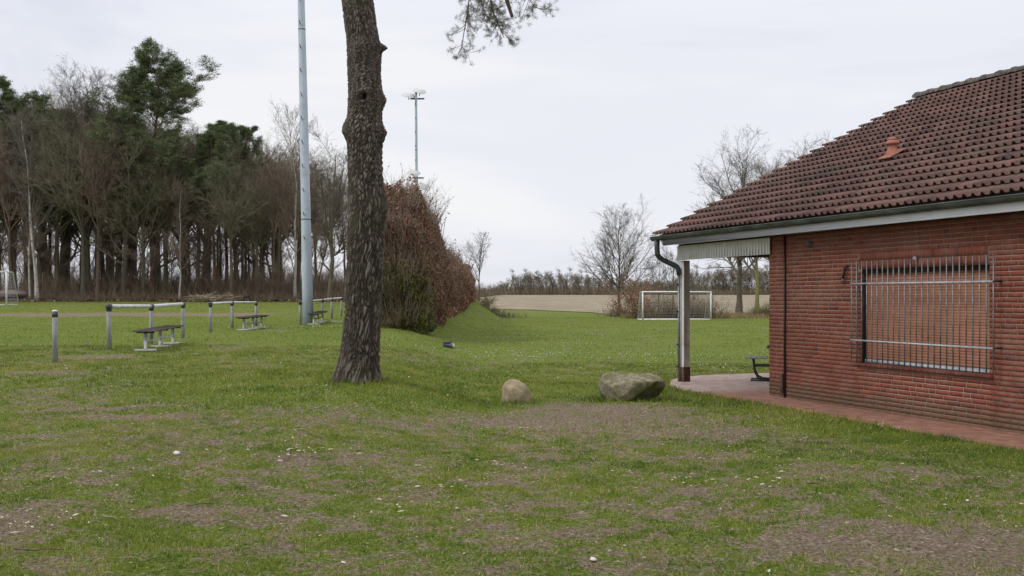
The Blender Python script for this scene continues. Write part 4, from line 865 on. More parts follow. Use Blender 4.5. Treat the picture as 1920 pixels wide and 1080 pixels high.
# shrubs round the goal
def shrub(label, px, Y, w_, h, n, seed, rad=.014, leaves=None, mt=None, z=None):
    r = np.random.RandomState(seed); X0 = at(px, Y); z0 = zt(X0, Y); mb = MB()
    C = brush(mb, n, lambda r, n: X0 + r.normal(size=n) * w_ * .35, lambda r, n, X: Y + r.normal(size=n) * .5, lambda r, X, Yv: h * (.35 + .65 * r.rand(n)), r, rad, .55, 7)
    root = thing('shrub', (X0, Y, z0), label, 'shrub')
    for i in range(len(mb.V)): mb.V[i] = mb.V[i] - np.array([X0, Y, z0])
    mb.build('stems', mt or m_brush, root, attr='tint')
    if leaves:
        k = r.randint(0, len(C), leaves); c = C[k, 1] + r.normal(size=(leaves, 3)) * .12 - np.array([X0, Y, z0]); c[:, 2] = np.abs(c[:, 2]); d = r.normal(size=c.shape); d /= np.linalg.norm(d, axis=1, keepdims=True); e = perp(d, r); q = .07 * (.6 + .8 * r.rand(leaves))[:, None]
        m2 = MB(); m2.add(np.stack([c - d * q, c + e * q * .6, c + d * q, c - e * q * .6], 1).reshape(-1, 3), np.arange(4 * leaves).reshape(-1, 4), None, np.repeat(.6 + .4 * r.rand(leaves), 4)); m2.build('leaves', m_beech, root, attr='tint')
m_gbr = amat('green_stems_mat', 'tint', [(0, (.075, .085, .035)), (.5, (.13, .13, .05)), (1, (.19, .17, .08))])
shrub('young beech shrub with rust red leaves behind the left end of the frame goal', 1196, 85, 1.7, 4.0, 60, 81, .016, 1800)
shrub('brown bramble thicket inside the frame goal, left of the porch post', 1262, 84, 3.0, 1.9, 240, 82)
shrub('olive green willow scrub spreading behind the goal crossbar', 1245, 88, 3.4, 4.0, 80, 83, mt=m_gbr)
shrub('brown bramble thicket behind the right part of the goal', 1318, 84.5, 2.2, 2.4, 200, 84)
shrub('low dark brush between the fan shaped tree and the goal', 1178, 92, 3.0, 1.4, 200, 85)
shrub('green leafless bush at the corner of the brick wall seen through the porch', 1432, 88, 1.5, 1.5, 220, 86, mt=m_gbr)
shrub('tangled low brush in the ditch below the small bare tree', 935, 88, 2.6, .8, 180, 87)
shrub('thin upright bush right beside the small bare tree', 914, 94, .35, 1.6, 60, 88, mt=m_gbr)
# dry grass edge in front of the stubble
mb = MB(); r = np.random.RandomState(12); n = 26000; X = at(1165, 90) + (at(1600, 90) - at(1165, 90)) * r.rand(n); Y = 84.5 + 9 * r.rand(n) + 1.0 * fbm(X, X * 0, .8, 2); Z = terr0(X, Y)
h = .12 + .45 * r.rand(n) * fbm(X, Y, .5, 3) * 1.6; th = r.rand(n) * 2 * PI; ww = .012 + .012 * r.rand(n); ph = r.rand(n) * 2 * PI
V = np.stack([np.stack([X - np.cos(th) * ww, Y - np.sin(th) * ww, Z - .02], -1), np.stack([X + np.cos(th) * ww, Y + np.sin(th) * ww, Z - .02], -1), np.stack([X + np.cos(ph) * h * .5, Y + np.sin(ph) * h * .5, Z + h], -1)], 1).reshape(-1, 3)
mb.add(V, None, np.arange(3 * n).reshape(-1, 3), np.repeat(r.rand(n), 3)); m_dry = amat('dry_grass_mat', 'tint', [(0, (.16, .105, .05)), (.5, (.30, .22, .115)), (1, (.46, .36, .20))], translucent=.2)
tag(mb.build('dry_grass', m_dry, None, attr='tint'), 'tan dead grass fringe around and behind the frame goal', 'dry grass', kind='stuff')
# ---- far tree line
farA = bare_tree('bare_tree', 10, .16, 91, n1=20, t0=.15, ang=42, ratio=.46, n2=7, n3=5, n4=3, mats=(m_bark2, m_twigs2), twig=.02, fork=3); farB = bare_tree('bare_tree', 10, .14, 92, n1=22, t0=.12, ang=36, ratio=.38, n2=7, n3=5, n4=3, mats=(m_bark, m_twigs), twig=.02)
farC = bare_tree('birch_tree', 10, .12, 93, n1=20, t0=.3, ang=30, ratio=.30, n2=6, n3=5, n4=2, mats=(m_birch, m_twigg), twig=.015)
r = np.random.RandomState(31); G3 = 'trees of the distant tree line'
n = 130
for i in range(n):
    px = 905 + 560 * (i + .6 * r.rand()) / n; Y = 352 + 22 * r.rand(); p = [farA, farB, farA, farC, farB][i % 5]
    top = np.interp(px, [905, 940, 960, 1000, 1060, 1120, 1260, 1300, 1440, 1500], [535, 530, 512, 506, 505, 515, 520, 500, 492, 490]) + abs(r.normal()) * 7
    isb = p is farC
    place(p, px, Y, top=top - (10 if isb else 0), h0=9.6, label='tiny birch in the distant tree line beyond the stubble field' if isb else 'tiny bare tree in the distant tree line beyond the stubble field', cat='tree', group='birches of the distant tree line' if isb else G3, rz=r.rand() * 6, sw=1.25, z=2.4)
mb = MB(); r = np.random.RandomState(14)
for (Y0, h0_, n) in ((350, 2.6, 3000), (385, 6.0, 3500)):
    brush(mb, n, lambda r, n: at(870 + 640 * r.rand(n), Y0 + 8), lambda r, n, X: Y0 + 16 * r.rand(n), lambda r, X, Y: h0_ * (.5 + .7 * fbm(X, Y, .06, 3)) * (.5 + .5 * r.rand(len(X))), r, .06, .3, 5, base=lambda X, Y: terr0(X, Y))
tag(mb.build('distant_scrub', m_brush, None, attr='tint'), 'brown leafless scrub filling the foot of the distant tree line', 'scrub', kind='stuff')

# ------------------------------------------------------------------ big pine in front
def pine_near():
    BX, BY = -2.29, 16.0; bz = zt(BX, BY); ppm = F / BY
    root = thing('pine_tree', (BX, BY, bz), 'big near pine trunk with deep furrowed bark and branch knots, left of centre', 'pine tree')
    # silhouette from bottom to top : height, centre x, half width (metres)
    rows = [(716, 672, 52), (711, 671, 46), (702, 671, 43.5), (690, 671.5, 40), (670, 673.5, 37), (640, 677, 35), (600, 680.5, 33.5), (540, 683, 33.5), (480, 684.5, 33.8), (430, 685.5, 34), (390, 687, 34.5), (350, 685, 33.2), (310, 684.5, 32.6), (270, 684, 33), (247, 683.5, 35.5), (232, 682.5, 35), (215, 684, 32.5), (190, 686, 34), (170, 685.5, 32.5), (140, 683, 31.6), (105, 683.5, 32.8), (90, 683, 33.2), (78, 681.5, 31), (40, 675.5, 30.4), (0, 670.5, 30), (-60, 664, 29.5), (-160, 656, 28), (-300, 650, 25), (-480, 648, 20), (-700, 655, 12), (-820, 658, 5)]
    zz = np.array([(HY - a) / ppm + CAMZ - bz for a, b, c in rows]); cx = np.array([(b - 960) / ppm - BX for a, b, c in rows]); hw = np.array([c / ppm for a, b, c in rows])
    zs = np.concatenate([np.arange(-.12, 6.2, .010), np.arange(6.2, zz[-1], .06)]); K = 300; th = np.arange(K) * 2 * PI / K
    C0 = np.interp(zs, zz, cx); W0 = np.interp(zs, zz, hw)
    sm = lambda a: np.convolve(np.pad(a, 6, 'edge'), np.ones(13) / 13, 'valid')
    C0, W0 = sm(C0), sm(W0)
    Rr = np.repeat(W0[:, None], K, 1); TH = np.repeat(th[None], len(zs), 0); ZZ = np.repeat(zs[:, None], K, 1)
    Rr = Rr * (1 + .02 * np.sin(TH * 2 + ZZ) + .012 * np.sin(TH * 3 - 1.7 * ZZ))
    rf = np.clip((.42 - ZZ) / .42, 0, 1) ** 2
    Rr = Rr * (1 + rf * (.08 * np.cos(TH * 5 + .8) + .05 * np.cos(TH - PI)))
    def knot(px, py, amp, sw_, sh_, ta=None):
        z0 = (HY - py) / ppm + CAMZ - bz; x = (px - 960) / ppm - BX
        c = np.interp(z0, zz, cx); wv = np.interp(z0, zz, hw); u = np.clip((x - c) / wv, -1, 1); t0 = ta if ta is not None else -math.acos(u)  # camera side is -y
        d = np.abs((TH - t0 + PI) % (2 * PI) - PI) * wv
        return amp * np.exp(-(d / sw_) ** 2 - ((ZZ - z0) / sh_) ** 2)
    kn = knot(0, 90, .10, .07, .05, ta=-.08) + knot(0, 188, .05, .10, .10, ta=-.15) + knot(0, 250, .06, .12, .10, ta=-.05) + knot(0, 245, .055, .12, .12, ta=-PI + .1) + knot(0, 385, .05, .08, .2, ta=-.02)
    kn = kn + knot(685, 183, .055, .10, .075) - knot(687, 186, .16, .045, .045) + knot(672, 100, .02, .06, .08) - knot(664, 96, .02, .02, .03)
    ampb = np.interp(ZZ, [0, 1.5, 3, 4.5, 6.2, 8], [1.0, 1.0, .75, .55, .40, .3])
    # bark plates: stretched cellular pattern
    per = 2 * PI * .26; S = TH * .26
    co = np.stack([np.cos(TH) * .26, np.sin(TH) * .26, ZZ], -1).reshape(-1, 3)
    fine = len(zs); crack = np.zeros(len(co)); cell = np.zeros(len(co)); nv = mnoise.voronoi; nn = mnoise.noise
    for i, (x, y, z) in enumerate(co):
        if z > 6.4: continue
        if y > .12: continue
        st = 6.0 if z < 2.6 else max(2.0, 6.0 - (z - 2.6) * 1.7)
        q = nn((x * 5, y * 5, z * 2.0)) * .5; q2 = nn((x * 11 + 5, y * 11, z * 5)) * .22
        d, pts = nv(((x * 27 + q * 5.0 + q2 * 3.5), (y * 27 + q2 * 3), (z * 27 / st + q * 2.6 + q2 * 2.2)))
        crack[i] = d[1] - d[0]; cell[i] = (pts[0][0] * 12.9898 + pts[0][2] * 78.233) % 1.0
    crack = crack.reshape(TH.shape); cell = cell.reshape(TH.shape)
    rough = (fbm(S * 30, ZZ * 30, 1.0, 3) - .5); fur = np.abs(fbm(S * 13 + 2.2 * fbm(S * 5, ZZ * 2.2, 1.0, 3), ZZ * 1.3, 1.0, 4) - .5) * 2; lowz = np.interp(ZZ, [2.6, 4.2], [1, .35]); plate = sstep(.0, .5, crack + .6 * (fbm(S * 24, ZZ * 8, 1.0, 3) - .5)) * (1 - lowz * (1 - sstep(.0, .16, fur)))
    Rr = Rr + kn + (plate - .6) * .026 * ampb + rough * .010
    X = C0[:, None] + Rr * np.cos(TH); Yv = Rr * np.sin(TH) * 1.0; V = np.stack([X, Yv, ZZ], -1).reshape(-1, 3)
    i = np.arange(len(zs) * K).reshape(len(zs), K); i2 = np.roll(i, -1, 1); Q = np.stack([i[:-1], i2[:-1], i2[1:], i[1:]], -1).reshape(-1, 4)
    mb = MB(); mb.add(V, Q, None, (plate * (.52 + .26 * cell) + .22 * rough).ravel())
    m, t, b = mat('pine_bark_mat', rough=.9, spec=.15)
    a = N(t, 'ShaderNodeAttribute', attribute_name='tint'); tc = N(t, 'ShaderNodeTexCoord')
    n1 = N(t, 'ShaderNodeTexNoise', Scale=45.0, Detail=6.0, Roughness=.7); t.links.new(tc.outputs['Object'], n1.inputs[0])
    ad = N(t, 'ShaderNodeMath', operation='MULTIPLY_ADD'); ad.inputs[1].default_value = .55; t.links.new(n1.outputs[0], ad.inputs[0]); t.links.new(a.outputs['Fac'], ad.inputs[2])
    rp = ramp(t, ad.outputs[0], [(.22, (.024, .019, .015)), (.45, (.068, .055, .044)), (.80, (.122, .103, .086)), (1.0, (.175, .156, .135)), ])
    n2 = N(t, 'ShaderNodeTexNoise', Scale=2.2, Detail=5.0); t.links.new(tc.outputs['Object'], n2.inputs[0]); r2 = ramp(t, n2.outputs[0], [(.5, (0, 0, 0)), (.7, (.4, .4, .4))])
    mxn = N(t, 'ShaderNodeMixRGB'); mxn.inputs[2].default_value = (.085, .085, .045, 1); t.links.new(r2.outputs[0], mxn.inputs[0]); t.links.new(rp.outputs[0], mxn.inputs[1]); t.links.new(mxn.outputs[0], b.inputs['Base Color'])
    bp = N(t, 'ShaderNodeBump', Strength=.6, Distance=.008); t.links.new(n1.outputs[0], bp.inputs['Height']); t.links.new(bp.outputs[0], b.inputs['Normal'])
    mb.build('trunk', m, root, True, attr='tint')
    # limbs above the frame, one hanging into it
    r = np.random.RandomState(15); lm = MB(); fo = MB()
    def arc(pts, n=14):
        pts = np.array(pts, float); t_ = np.linspace(0, len(pts) - 1, n); o = np.stack([np.interp(t_, range(len(pts)), pts[:, k]) for k in range(3)], -1)
        for _ in range(2): o[1:-1] = (o[:-2] + 2 * o[1:-1] + o[2:]) / 4
        return o[None]
    def W(px, py, Y): return ((px - 960) / F * Y - BX, Y - BY, CAMZ + (HY - py) * Y / F - bz)
    main = arc([(0, 0, 7.4), (.6, -.5, 8.0), W(830, -330, 14.8), W(900, -170, 14.2), W(930, -60, 13.9), W(960, 30, 13.8)])
    lines = [(main, .07)]
    lines.append((arc([main[0, 8], W(885, -60, 14.1), W(878, 20, 14), W(868, 70, 14), W(866, 92, 14)]), .012))
    lines.append((arc([main[0, 9], W(910, -40, 13.9), W(925, 25, 13.8), W(945, 70, 13.8)]), .014))
    lines.append((arc([main[0, 9], W(960, -60, 13.7), W(985, -10, 13.7), W(1005, 15, 13.7)]), .013))
    lines.append((arc([main[0, 10], W(900, -20, 14.0), W(905, 20, 14.0), W(930, 55, 13.9)]), .010))
    lines.append((arc([main[0, 8], W(850, -60, 14.1), W(840, -22, 14.1)]), .010))
    for P, rad in lines: poly_frustums(lm, P, np.linspace(rad, rad * .3, P.shape[1])[None], 8)
    A = []
    for j, (P, rad) in enumerate(lines[1:]):
        Rq = np.linspace(rad, rad * .3, P.shape[1])[None]
        C, cR = children(P, Rq, (26, 34, 20, 26, 6)[j], .3, 1.0, 42, 14, 1, .3, .35, 5, .6, .03, .18, r, .003, lenabs=.27); poly_frustums(lm, C, cR, 4)
        D, dR = children(C, cR, 3, .3, 1, 40, 14, .5, .3, .2, 3, .7, .08, .15, r, .002); poly_frustums(lm, D, dR, 3); A += [C[:, -1], D[:, -1], C[r.rand(len(C)) < .5, 3]]
    A = np.concatenate(A); A = A[r.rand(len(A)) < .85]
    n = 26; c = np.repeat(A, n, 0) + r.normal(size=(len(A) * n, 3)) * .012; d = r.normal(size=c.shape); d[:, 2] += .25; d /= np.linalg.norm(d, axis=1, keepdims=True); L = (.035 + .03 * r.rand(len(c)))[:, None]; side = perp(d, r) * .0016
    fo.add(np.stack([c - side, c + side, c + d * L], 1).reshape(-1, 3), None, np.arange(3 * len(c)).reshape(-1, 3), np.repeat(r.rand(len(c)) * .55, 3))
    # upper crown out of frame
    trunkP = np.stack([C0, 0 * C0, zs], -1)[zs > 7.0][::12][None]; tR = W0[zs > 7.0][::12][None]
    B, bR = children(trunkP, tR, 26, .18, .98, 70, 12, 1, .2, .5, 7, .35, .05, .10, r, lenabs=3.4); poly_frustums(lm, B, bR, 6)
    B2, b2 = children(B, bR, 8, .35, 1, 42, 12, .35, .25, .3, 5, .5, .08, .12, r, .008); poly_frustums(lm, B2, b2, 4); B3, b3 = children(B2, b2, 5, .3, 1, 40, 12, .5, .25, .3, 3, .5, .08, .12, r, .005); poly_frustums(lm, B3, b3, 3)
    # keep the sight lines of the photograph free: limbs start above the frame
    Cc = np.concatenate([B3[:, -1], B2[:, -1]]); Cc = Cc[(Cc[:, 2] + bz - CAMZ) / (Cc[:, 1] + BY) > .30]; tufts(fo, Cc, 26, .10, .006, r, .10)
    lm.build('limbs', m_pbark, root); fo.build('foliage', m_needle, root, attr='tint')
pine_near()

# ------------------------------------------------------------------ boulders
def boulder(name, poly, Yc, depth, label, m, seed, zbase, rough=.02):
    """stone from a hull: outline rows with their own depth; smooth union by supersampling a convex hull, then roughened"""
    import bmesh
    bm = bmesh.new()
    for p in poly: bm.verts.new(p)
    bmesh.ops.convex_hull(bm, input=bm.verts); 
    for v in [v for v in bm.verts if not v.link_faces]: bm.verts.remove(v)
    bmesh.ops.triangulate(bm, faces=bm.faces); 
    me = bpy.data.meshes.new(name); bm.to_mesh(me); bm.free(); o = bpy.data.objects.new(name, me); COL.objects.link(o)
    md = o.modifiers.new('r', 'REMESH'); md.mode = 'VOXEL'; md.voxel_size = .014; md.use_smooth_shade = True
    ms = o.modifiers.new('s', 'SMOOTH'); ms.factor = .5; ms.iterations = 7 if seed == 1 else 3
    dg = bpy.context.evaluated_depsgraph_get(); me2 = bpy.data.meshes.new_from_object(o.evaluated_get(dg)); o.modifiers.clear(); o.data = me2
    co = np.zeros(len(me2.vertices) * 3, np.float32); me2.vertices.foreach_get('co', co); co = co.reshape(-1, 3); no = np.zeros_like(co).ravel(); me2.vertices.foreach_get('normal', no); no = no.reshape(-1, 3)
    dv = np.array([mnoise.fractal(Vector(c.tolist()) * 3.0 + Vector((seed, 0, 0)), .9, 2.1, 6) for c in co]) * rough + np.array([mnoise.noise(Vector(c.tolist()) * 26.0) for c in co]) * rough * .16
    co = co + no * dv[:, None]; me2.vertices.foreach_set('co', co.ravel().astype(np.float32)); me2.update(); me2.materials.clear(); me2.materials.append(m)
    me2.polygons.foreach_set('use_smooth', np.ones(len(me2.polygons), bool))
    X0 = poly_c[name + str(seed)]; o.location = (X0, Yc, zt(X0, Yc) + zbase - .015); tag(o, label, 'boulder'); return o
m_st1 = nmat('tan_stone_mat', [(.3, (.22, .160, .095)), (.5, (.34, .265, .17)), (.7, (.47, .39, .28))], scale=7, bump=.6, bscale=60, second=(3, (.24, .20, .12), .48, .7), rr=.7)
m_st2 = nmat('lichen_stone_mat', [(.34, (.11, .088, .052)), (.46, (.20, .172, .112)), (.58, (.30, .27, .19)), (.70, (.50, .47, .40))], scale=13, bump=.8, bscale=50, second=(2.6, (.13, .125, .05), .46, .62), rr=.75)
poly_c = {'boulder1': at(969, 17.3), 'boulder2': at(1184, 17.1)}
k = 17.3 / F
def P1(px, py, y): return ((px - 969) * k, y, (750 - py) * k)
boulder('boulder', [P1(941, 738, .0), P1(942, 755, 0), P1(948, 752, -.16), P1(941, 722, -.04), P1(941, 724, .08), P1(946, 713, -.09), P1(947, 712, .08), P1(954, 707.5, -.05), P1(955, 708, .07), P1(963, 706.5, -.03), P1(964, 707, .06), P1(974, 709.5, -.06), P1(975, 710, .08), P1(984, 716, -.09), P1(985, 716, .09), P1(992, 725, -.09), P1(992, 725, .10), P1(998, 737, -.06), P1(998, 738, .08), P1(999, 745, 0), P1(997, 754, 0), P1(990, 752, -.14), P1(970, 742, -.20), P1(965, 722, -.17), P1(955, 728, -.18), P1(982, 730, -.17), P1(985, 750, .2), P1(950, 750, .2), P1(965, 720, .17)], 17.3, .3, 'smaller tan rounded boulder on the bare soil, left of the large mossy one', m_st1, 1, 0, .016)
k = 17.1 / F
def P2(px, py, y): return ((px - 1184) * k, y, (752 - py) * k)
boulder('boulder', [P2(1120, 722, .02), P2(1123, 711, -.02), P2(1131, 702, .05), P2(1126, 735, -.05), P2(1138, 748, -.14), P2(1160, 758, -.30), P2(1146, 700, .0), P2(1180, 699.5, .02), P2(1215, 700, .06), P2(1236, 705, .06), P2(1247, 713, .0), P2(1250, 722, .06), P2(1247, 735, .20), P2(1238, 746, .26), P2(1203, 756, .16), P2(1172, 713, -.33), P2(1200, 712, -.33), P2(1228, 711, -.26), P2(1158, 742, -.36), P2(1142, 722, -.26), P2(1180, 757, .35), P2(1130, 745, .3), P2(1240, 720, .38), P2(1150, 700, .3), P2(1225, 702, .3)], 17.1, .4, 'large grey boulder with lichen and moss, in front of the porch post', m_st2, 2, 0, .02)

# ------------------------------------------------------------------ barrier rails
m_post_g = nmat('grey_post_mat', [(.35, (.21, .205, .21)), (.6, (.31, .305, .31))], scale=5, stretch=(2, 2, .6), rough=.75, second=(3, (.16, .16, .13), .5, .72))
m_rail = nmat('white_rail_mat', [(.35, (.50, .50, .50)), (.6, (.66, .66, .66))], scale=3, rough=.45, metal=.25)
m_clamp = nmat('clamp_mat', [(.4, (.06, .06, .065)), (.6, (.12, .12, .125))], scale=8, rough=.5, metal=.3)
def barrier(pts, label, rails=True, hgt=1.0, lead=None):
    b0 = pts[0]; z0 = zt(*b0); root = thing('barrier', (b0[0], b0[1], z0), label, 'barrier', 'grey post barriers along the pitch')
    tops = []
    for (x, y) in pts:
        z = zt(x, y) - z0; lx, ly = x - b0[0], y - b0[1]; tl = .012 * math.sin(x * 9 + y)
        p = MB().tube([(lx, ly, z - .15), (lx + tl, ly, z + hgt - (.05 if rails else 0))], .052, 14).build('post', m_post_g, root, True); top = (lx + tl, ly, z + hgt)
        if rails:
            MB().tube([(lx + tl, ly, z + hgt - .14), (lx + tl, ly, z + hgt + .01)], .060, 14).build('clamp', m_clamp, p, True)
            rd = Vector((pts[-1][0] - pts[0][0], pts[-1][1] - pts[0][1], 0)).normalized() * .075; MB().tube([(top[0] - rd.x, top[1] - rd.y, top[2] - .03), (top[0] + rd.x, top[1] + rd.y, top[2] - .03)], .062, 14).build('clamp', m_clamp, p, True)
        else:
            MB().tube([(lx + tl, ly, z + hgt - .12), (lx + tl, ly, z + hgt - .02)], .057, 14).build('clamp', m_clamp, p, True); MB().tube([(lx + tl, ly, z + hgt - .019), (lx + tl, ly, z + hgt + .012), (lx + tl, ly, z + hgt + .02)], [.056, .052, .02], 14).build('cap', m_rail, p, True)
        tops.append(top)
    if rails:
        for a, b in zip(tops, tops[1:]): MB().tube([(a[0], a[1], a[2] - .03), (b[0], b[1], b[2] - .03)], .046, 12).build('rail', m_rail, root, True)
    return root
barrier([(-8.94, 21.4)], 'lone grey post with pale cap at the far left, its rail missing', False)
barrier([(at(205, 24.8), 24.8), (at(283, 28.1), 28.1), (at(343, 31.4), 31.4)], 'nearest white rail barrier on three grey posts, behind the long dark bench')
barrier([(at(395, 35.6), 35.6), (at(435.5, 39.2), 39.2), (at(480, 42.7), 42.7)], 'middle white rail barrier on three grey posts, behind the second dark bench', hgt=.95)
barrier([(at(563, 46), 46), (at(604.5, 49.4), 49.4), (at(622, 52.6), 52.6), (at(640, 55.8), 55.8)], 'farthest white rail barrier, between the near light mast and the big pine', hgt=.97)
# benches
m_plank = nmat('dark_plank_mat', [(.35, (.050, .035, .035)), (.6, (.105, .080, .078))], scale=4, stretch=(9, 1, 9), rough=.8, second=(4, (.16, .14, .13), .55, .75))
m_wleg = nmat('white_leg_mat', [(.35, (.42, .42, .40)), (.6, (.55, .55, .53))], scale=5, second=(4, (.3, .3, .25), .5, .7))
def bench(x0, y0, x1, y1, label, lab2=None, legs=3):
    a = math.atan2(y1 - y0, x1 - x0); L = math.hypot(x1 - x0, y1 - y0); z0 = zt(x0, y0); z1 = zt(x1, y1)
    root = thing('bench', (x0, y0, z0), label, 'bench', 'dark plank benches beside the barriers', rz=a); root.rotation_euler = (0, -math.atan2(z1 - z0, L), a)
    for i in range(3): MB().bbox((-.35, -.215 + i * .148, .43), (L + .35, -.215 + i * .148 + .134, .465), .006).build('plank', m_plank, root)
    for i in range(legs):
        x = L * i / (legs - 1); lg = MB().bbox((x - .035, -.035, .04), (x + .035, .035, .395), .004).build('leg', m_wleg, root)
        MB().bbox((x - .03, -.24, .0), (x + .03, .24, .045), .005).build('foot', m_wleg, lg); MB().bbox((x - .028, -.19, .396), (x + .028, .19, .429), .004).build('bracket', m_clamp, lg)
    for i in range(legs - 1): MB().bbox((L * i / (legs - 1) + .036, -.018, .19), (L * (i + 1) / (legs - 1) - .036, .018, .225), .003).build('stretcher', m_wleg, root)
    return root
bench(at(273, 24.5), 24.5, at(324, 28.0), 28.0, 'nearest dark plank bench on white legs, in front of the nearest rail barrier')
bench(at(457, 37.6), 37.6, at(490, 40.4), 40.4, 'second dark plank bench on white legs, right of the middle rail barrier')
bench(at(588, 45.3), 45.3, at(604, 48.2), 48.2, 'farthest dark plank bench, half hidden behind the base of the near light mast')
x, y = at(631, 47.5), 47.5; o = MB().bbox((-.26, -.10, 0), (.26, .10, .05), .006).build('kerb_stone', m_wleg); o.location = (x, y, zt(x, y)); tag(o, 'pale kerb stone in the grass between the light mast and the big pine', 'kerb stone')

# ------------------------------------------------------------------ floodlight masts
m_mast = nmat('mast_mat', [(.35, (.36, .42, .49)), (.6, (.46, .52, .59))], scale=1.6, stretch=(2, 2, .5), rough=.6, metal=0, second=(2.5, (.38, .42, .46), .5, .7))
m_lamp = nmat('lamp_glass_mat', [(.4, (.05, .055, .055)), (.6, (.10, .11, .105))], scale=4, rough=.3, spec=.5)
m_lampb = nmat('lamp_housing_mat', [(.4, (.50, .50, .49)), (.6, (.60, .60, .58))], scale=4, rough=.5)
def mast(x, y, h, r0, r1, lean, label, peg0, pegs, lv, az=0):
    z = zt(x, y); root = thing('floodlight_mast', (x, y, z), label, 'floodlight mast')
    P = [(lean * t, 0, h * t) for t in np.linspace(0, 1, 12)]; P[0] = (0, 0, -.2); MB().tube(P, list(np.linspace(r0, r1, 12)), 8).build('pole', m_mast, root)
    for zz in (h * .26, h * .73): MB().tube([(lean * zz / h, 0, zz - .02), (lean * zz / h, 0, zz + .02)], r0 + (r1 - r0) * zz / h + .006, 8).build('joint_band', m_clamp, root)
    for i in range(pegs):
        zz = peg0 + i * 1.0; rr = r0 + (r1 - r0) * zz / h; cx_ = lean * zz / h
        MB().tube([(cx_ - .03, -rr * .9, zz), (cx_ - .02, -rr - .16, zz), (cx_ - .045, -rr - .16, zz + .12)], .020, 7).build('step_peg', m_clamp, root, True)
        MB().tube([(cx_ + rr * .9 * (1 if i % 2 else -1), 0, zz + .5), (cx_ + (rr + .10) * (1 if i % 2 else -1), 0, zz + .5)], .012, 6).build('step_peg', m_clamp, root, True) if pegs > 12 and r0 < .16 else None
    for (zz, bx0, bx1, lamps) in lv:
        cb = MB().bbox((bx0, -.05, zz - .05), (bx1, .05, zz + .05), .01).build('crossbar', m_clamp, root)
        for (lx, lz, tilt) in lamps:
            f = bpy.data.objects.new('floodlight', None); COL.objects.link(f); f.parent = root; f.location = (lx, -.1, zz + lz); f.rotation_euler = (R(tilt), R(18), R(-20))
            k = 1.0; V = [(-.42, -.30, -.06), (.42, -.30, -.06), (.42, .30, -.06), (-.42, .30, -.06), (-.30, -.16, .14), (.30, -.16, .14), (.30, .2, .14), (-.30, .2, .14)]
            MB().add(V, [(4, 5, 6, 7), (0, 1, 5, 4), (1, 2, 6, 5), (2, 3, 7, 6), (3, 0, 4, 7)]).build('housing', m_lampb, f); MB().box((-.41, -.29, -.075), (.41, .29, -.062)).build('glass', m_lamp, f)
            MB().tube([(0, .1, .0), (.0, .12, -.35)], .03, 6).build('yoke', m_clamp, f)
    return root
mast(at(578, 46), 46, 17.0, .235, .125, -.37, 'near pale blue grey light mast with dark step pegs, left of the big pine', 3.6, 13, [(16.8, -1.1, 1.1, [(-.7, .35, 20), (.7, .35, 20)])])
mast(at(782.5, 78), 78, 15.2, .125, .085, -.10, 'distant slim light mast with floodlights, rising behind the beech hedge', 9.3, 6, [(14.75, -.5, .5, [(-.62, .22, 18), (.15, .52, 18)]), (9.1, -.35, .45, [(-.25, .35, 30)]), (8.2, -.3, .3, [(-.35, .2, 30), (.4, .3, 30)])])

# ------------------------------------------------------------------ goals
m_white = nmat('goal_white_mat', [(.35, (.62, .62, .61)), (.6, (.74, .74, .73))], scale=2, rough=.45, second=(3, (.5, .5, .46), .5, .75))
m_net = nmat('net_mat', [(.4, (.30, .31, .33)), (.6, (.42, .43, .45))], scale=4)
def goal(name, x, y, rz, W, H, top, bot, label, thick=.055, base=True, rnd=0.0, net=.22, z=None):
    root = thing(name, (x, y, zt(x, y) if z is None else z), label, 'goal', rz=rz)
    MB().tube([(0, 0, 0), (0, 0, H)], thick, 12).build('goal_post', m_white, root, True); MB().tube([(W, 0, 0), (W, 0, H)], thick, 12).build('goal_post', m_white, root, True)
    MB().tube([(-thick, 0, H), (W + thick, 0, H)], thick, 12).build('crossbar', m_white, root, True)
    for xx in (0, W):
        MB().tube([(xx, 0, H - .01), (xx, top, H - .02), (xx, bot, .04)], thick * .55, 8).build('side_stay', m_white, root, True)
        if base: MB().tube([(xx, 0, .04), (xx, bot, .04)], thick * .8, 8).build('ground_bar', m_white, root, True)
    MB().tube([(0, bot, .04), (W, bot, .04)], thick * .8, 8).build('ground_bar', m_white, root, True)
    if base: MB().tube([(0.1, -.02, .05), (W - .1, -.02, .05)], thick * 1.0, 8).build('front_bar', m_white, root, True)
    mb = MB(); S = []
    def seg(a, b): S.append((a, b))
    for i in range(int(W / net) + 1): xx = i * net; seg((xx, top, H - .05), (xx, bot, .06)); seg((xx, 0, H - .02), (xx, top, H - .04))
    for j in range(int(H / net) + 1):
        t = j * net / H; yy = bot + (top - bot) * t; zz = H * t; seg((0, yy, zz + .05), (W, yy, zz + .05))
        for xx in (0, W): seg((xx, 0, zz), (xx, yy, zz))
    for i in range(1, int(bot / net) + 1):
        yy = i * net; zt_ = H if yy < top else H * (bot - yy) / max(bot - top, .01)
        for xx in (0, W): seg((xx, yy, .03), (xx, yy, zt_))
    a = np.array([s_[0] for s_ in S], float); b = np.array([s_[1] for s_ in S], float); rr_ = np.full(len(a), .006); frustums(mb, a, b, rr_, rr_, 3); mb.build('net', m_net, root)
    return root
goal('frame_goal', at(1205, 79), 79, R(6), 5.05, 2.05, .75, 1.7, 'small white frame goal with ground bars beyond the right hand lawn')
goal('goal', at(12, 78) - 7.32, 78, 0, 7.32, 2.44, 1.0, 2.0, 'large white goal at the left edge in front of the wood', thick=.062, base=False)
